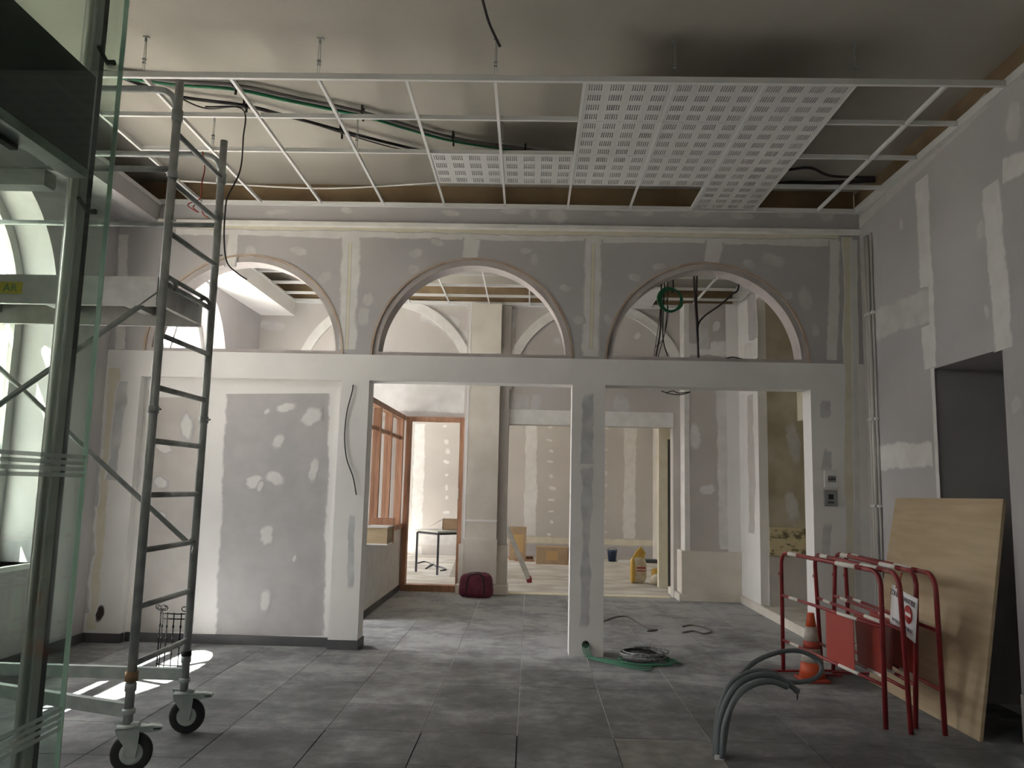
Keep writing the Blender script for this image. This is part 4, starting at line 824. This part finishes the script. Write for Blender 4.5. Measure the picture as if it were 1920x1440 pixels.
MB().box(-1.07, -1.00, YM - .04, YM + .12, 0, 2.56).build('door_jamb', 'wood', df); MB().box(-1.81, -1.07, YM - .04, YM + .12, 2.49, 2.56).build('door_head', 'wood', df); MB().box(-1.81, -1.07, YM - .06, YM + .14, 0, .09).build('threshold', 'wood', df)
MB().box(-1.072, -1.06, YM - .05, YM - .03, 1.35, 1.50).build('lock_strike', 'steel', df)
def soft_box(mb, c, sx, sy, sz, pw=4.0, n=20, mrows=12, wob=0.0, seed=1, squash=None):
    r = random.Random(seed); c = Vector(c); vs = []
    for i in range(mrows + 1):
        ph = -PI / 2 + PI * i / mrows
        for j in range(n):
            th = 2 * PI * j / n; d = Vector((math.cos(ph) * math.cos(th), math.cos(ph) * math.sin(th), math.sin(ph)))
            k = (abs(d.x) ** pw + abs(d.y) ** pw + abs(d.z) ** pw) ** (-1 / pw); q = d * k
            if squash: q = squash(q)
            q = q * (1 + wob * (r.random() - .5)); vs.append(c + Vector((q.x * sx, q.y * sy, q.z * sz)))
    fs = [(i * n + j, i * n + (j + 1) % n, (i + 1) * n + (j + 1) % n, (i + 1) * n + j) for i in range(mrows) for j in range(n)]
    o = mb.smooth; mb.smooth = True; mb.add(vs, fs); mb.smooth = o; return mb
bag = thing('duffel_bag', 'burgundy soft bag slumped on the floor against the cream pier', 'bag', (-.73, 11.40, 0))
soft_box(MB(), (-.73, 11.40, .165), .235, .12, .165, 5.0, 28, 16, .03, 3, lambda q: Vector((q.x * (1 - .07 * q.z), q.y, q.z * (1 + .05 * math.sin(q.x * 3))))).build('bag_body', 'burgundy', bag)
MB().tube(spline([(-.86, 11.265, .06), (-.85, 11.27, .22), (-.80, 11.30, .315), (-.66, 11.30, .32), (-.62, 11.27, .22), (-.61, 11.265, .06)], 6), .010, 6).build('strap', 'blackfab', bag)
MB().tube(spline([(-.94, 11.40, .25), (-.84, 11.42, .325), (-.66, 11.42, .335), (-.52, 11.40, .27)], 6), .006, 6).build('zip', 'blackfab', bag)

# ------------------------------------------------------------------ far rooms: table, boxes, sacks, ladder
tb = thing('work_table', 'white topped table with grey legs beyond the hardwood frame', 'table', (-1.3, 14.6, 0))
N0 = Vector((-1.58, 14.02, 0)); e1 = Vector((-.70, .72, 0)).normalized(); e2 = Vector((.72, .70, 0)).normalized()
m = MB(); m.obox(N0 + e1 * .31 + e2 * .6 + Vector((0, 0, .735)), e1 * .33, e2 * .63, (0, 0, .014)); m.build('table_top', 'tabletop', tb)
m = MB(); m.obox(N0 + e1 * .31 + e2 * .6 + Vector((0, 0, .70)), e1 * .30, e2 * .60, (0, 0, .022)); m.build('apron', 'tableleg', tb)
for u, v in ((0, 0), (.62, 0), (0, 1.2), (.62, 1.2)):
    q = N0 + e1 * u + e2 * v; MB().box(q.x - .018, q.x + .018, q.y - .018, q.y + .018, 0, .70).build('leg', 'tableleg', tb)
q = atY(845, 985, 14.5)
cb = thing('cardboard_box', 'open cardboard box standing on the work table', 'box', (q.x, 14.5, .75))
m = MB(); z0 = .75; x0, x1, y0, y1 = q.x - .14, q.x + .16, 14.42, 14.72
m.box(x0, x1, y0, y0 + .008, z0, z0 + .19).box(x0, x1, y1 - .008, y1, z0, z0 + .19).box(x0, x0 + .008, y0, y1, z0, z0 + .19).box(x1 - .008, x1, y0, y1, z0, z0 + .19).box(x0, x1, y0, y1, z0, z0 + .008); m.build('carton', 'card', cb)
m = MB(); m.prism([(x0, y0, z0 + .19), (x0, y1, z0 + .19), (x0 - .26, y1, z0 + .04), (x0 - .26, y0, z0 + .04)], (0, 0, .006)); clean(m.build('flap', 'compound', cb))
cable('hose', 'grey cable tangle on the bright floor under the work table', [atZ(783, 1056, .01), atZ(796, 1053, .01), atZ(808, 1058, .01), atZ(798, 1066, .01), atZ(812, 1058, .012), atZ(820, 1064, .01), atZ(815, 1060, .02), atZ(836, 1067, .01), atZ(826, 1070, .01)], .014, 'tableleg', cat='hose')
m = MB(); a = atZ(842, 1082, 0); m.prism([a, a + Vector((.14, .02, 0)), a + Vector((.30, .25, .75)), a + Vector((.24, .24, .75))], (0, .02, .0)); tag(clean(m.build('plank', 'compound')), 'narrow pale plank leaning beside the door frame in the bright room', 'plank')
def carton(label, x0, x1, y0, y1, h, tape=True):
    r = thing('cardboard_box', label, 'box', ((x0 + x1) / 2, (y0 + y1) / 2, 0)); MB().box(x0, x1, y0, y1, 0, h).build('carton', 'card', r, bevel=.006)
    m = MB(); m.box(x0 - .002, x1 + .002, y0 - .003, y1, h - .012, h + .012); m.build('flap', 'card', r); MB().box((x0 + x1) / 2 - .12, (x0 + x1) / 2 + .12, y0 - .004, y0, h * .25, h * .8).build('label_area', 'plyedge', r); return r
carton('tall closed cardboard box standing behind the aluminium ladder', -.42, -.06, 17.1, 17.5, .68)
carton('low wide cardboard box on the floor by the far wall', .15, .80, 16.45, 16.95, .33)
m = MB(); soft_box(m, (.90, 16.75, .2), .09, .15, .20, 3, 14, 8, .1, 5); tag(m.build('black_bag', 'blackfab'), 'black bag beside the low cardboard box, half hidden by the pillar', 'bag')
m = MB(); m.box(-.45, .1, 17.55, 17.72, 0, .05).box(-.3, .12, 17.0, 17.06, 0, .035); tag(m.build('timber_offcut', 'wood'), 'reddish timber offcuts on the floor behind the ladder', 'timber')
lad = thing('aluminium_ladder', 'aluminium ladder leaning against the cream pier with red feet', 'ladder', (-.2, 13.5, 0))
for y in (13.25, 13.62):
    a, b = Vector((.02, y, .02)), Vector((-.40, y, .93)); d = b - a; t = d.normalized(); s = Vector((t.z, 0, -t.x))
    m = MB(); m.obox((a + b) / 2, d / 2, s * .034, (0, .012, 0)); m.build('rail', 'alu', lad)
    m = MB(); m.obox(a + t * .01, t * .035, s * .04, (0, .018, 0)); m.build('foot', 'red', lad)
for k in range(3): q = Vector((.02, 0, .02)).lerp(Vector((-.40, 0, .93)), .22 + .28 * k); MB().cyl((q.x, 13.25, q.z), (q.x, 13.62, q.z), .014, 8).build('rung', 'alu', lad)
m = MB(); m.obox((-.42, 14.0, .42), (.03, 0, .0), (0, .03, 0), (.0, 0, .42)); m.build('folded_section', 'alu', lad)
sk = thing('mortar_sack', 'open yellow and white paper mortar sack standing upright by the pier', 'sack', (1.84, 13.6, 0))
soft_box(MB(), (1.84, 13.62, .21), .135, .09, .215, 3.5, 24, 12, .04, 8).build('sack_body', 'sackw', sk)
soft_box(MB(), (1.745, 13.60, .20), .045, .092, .205, 3, 14, 10, .05, 12).build('printed_side', 'yellow', sk)
m = MB(); m.prism([(1.73, 13.58, .38), (1.93, 13.58, .40), (1.96, 13.62, .50), (1.88, 13.60, .60), (1.80, 13.60, .52)], (0, .03, .0)); clean(m.build('torn_flap', 'yellow', sk)); m = MB(); m.prism([(1.73, 13.70, .36), (1.95, 13.70, .38), (1.93, 13.69, .48), (1.84, 13.68, .56), (1.77, 13.69, .45)], (0, .02, 0)); clean(m.build('torn_flap', 'yellow', sk))
MB().box(1.80, 1.95, 13.518, 13.53, .20, .215).box(1.80, 1.95, 13.518, 13.53, .245, .27).build('printed_lines', 'signred', sk)
sk2 = thing('mortar_sack', 'slumped half empty mortar sack with orange print beside the standing one', 'sack', (2.12, 13.5, 0))
soft_box(MB(), (2.16, 13.38, .09), .16, .13, .095, 2.6, 22, 10, .10, 15).build('sack_body', 'sackw', sk2)
soft_box(MB(), (2.13, 13.50, .17), .09, .05, .09, 4, 14, 8, .05, 16).build('printed_side', 'yellow', sk2)
bk = thing('blue_bucket', 'small blue plastic tub on the floor by the far wall', 'tub', (1.80, 17.5, 0))
MB().lathe([(.08, 0), (.105, .22), (.112, .225), (.112, .24), (.10, .24), (.075, .02)], (1.80, 17.5, 0), 'Z', 20).build('tub_body', 'blue', bk); MB().tube([(1.80 + .108 * math.cos(a), 17.5, .23 + .06 * math.sin(a)) for a in [PI * i / 8 for i in range(9)]], .005, 6).build('bucket_handle', 'black', bk)
for k, (px, w, lb) in enumerate(((1170, .35, 'white panel offcut lying near the blue tub'), (1215, .5, 'dark plank lying on the floor behind the mortar sack'))):
    q = atZ(px, 1052, 0); tag(MB().box(q.x - w / 2, q.x + w / 2, 17.3, 17.55, 0, .04 if k == 0 else .07).build('floor_board', 'whitepaint' if k == 0 else 'tableleg'), lb, 'board')
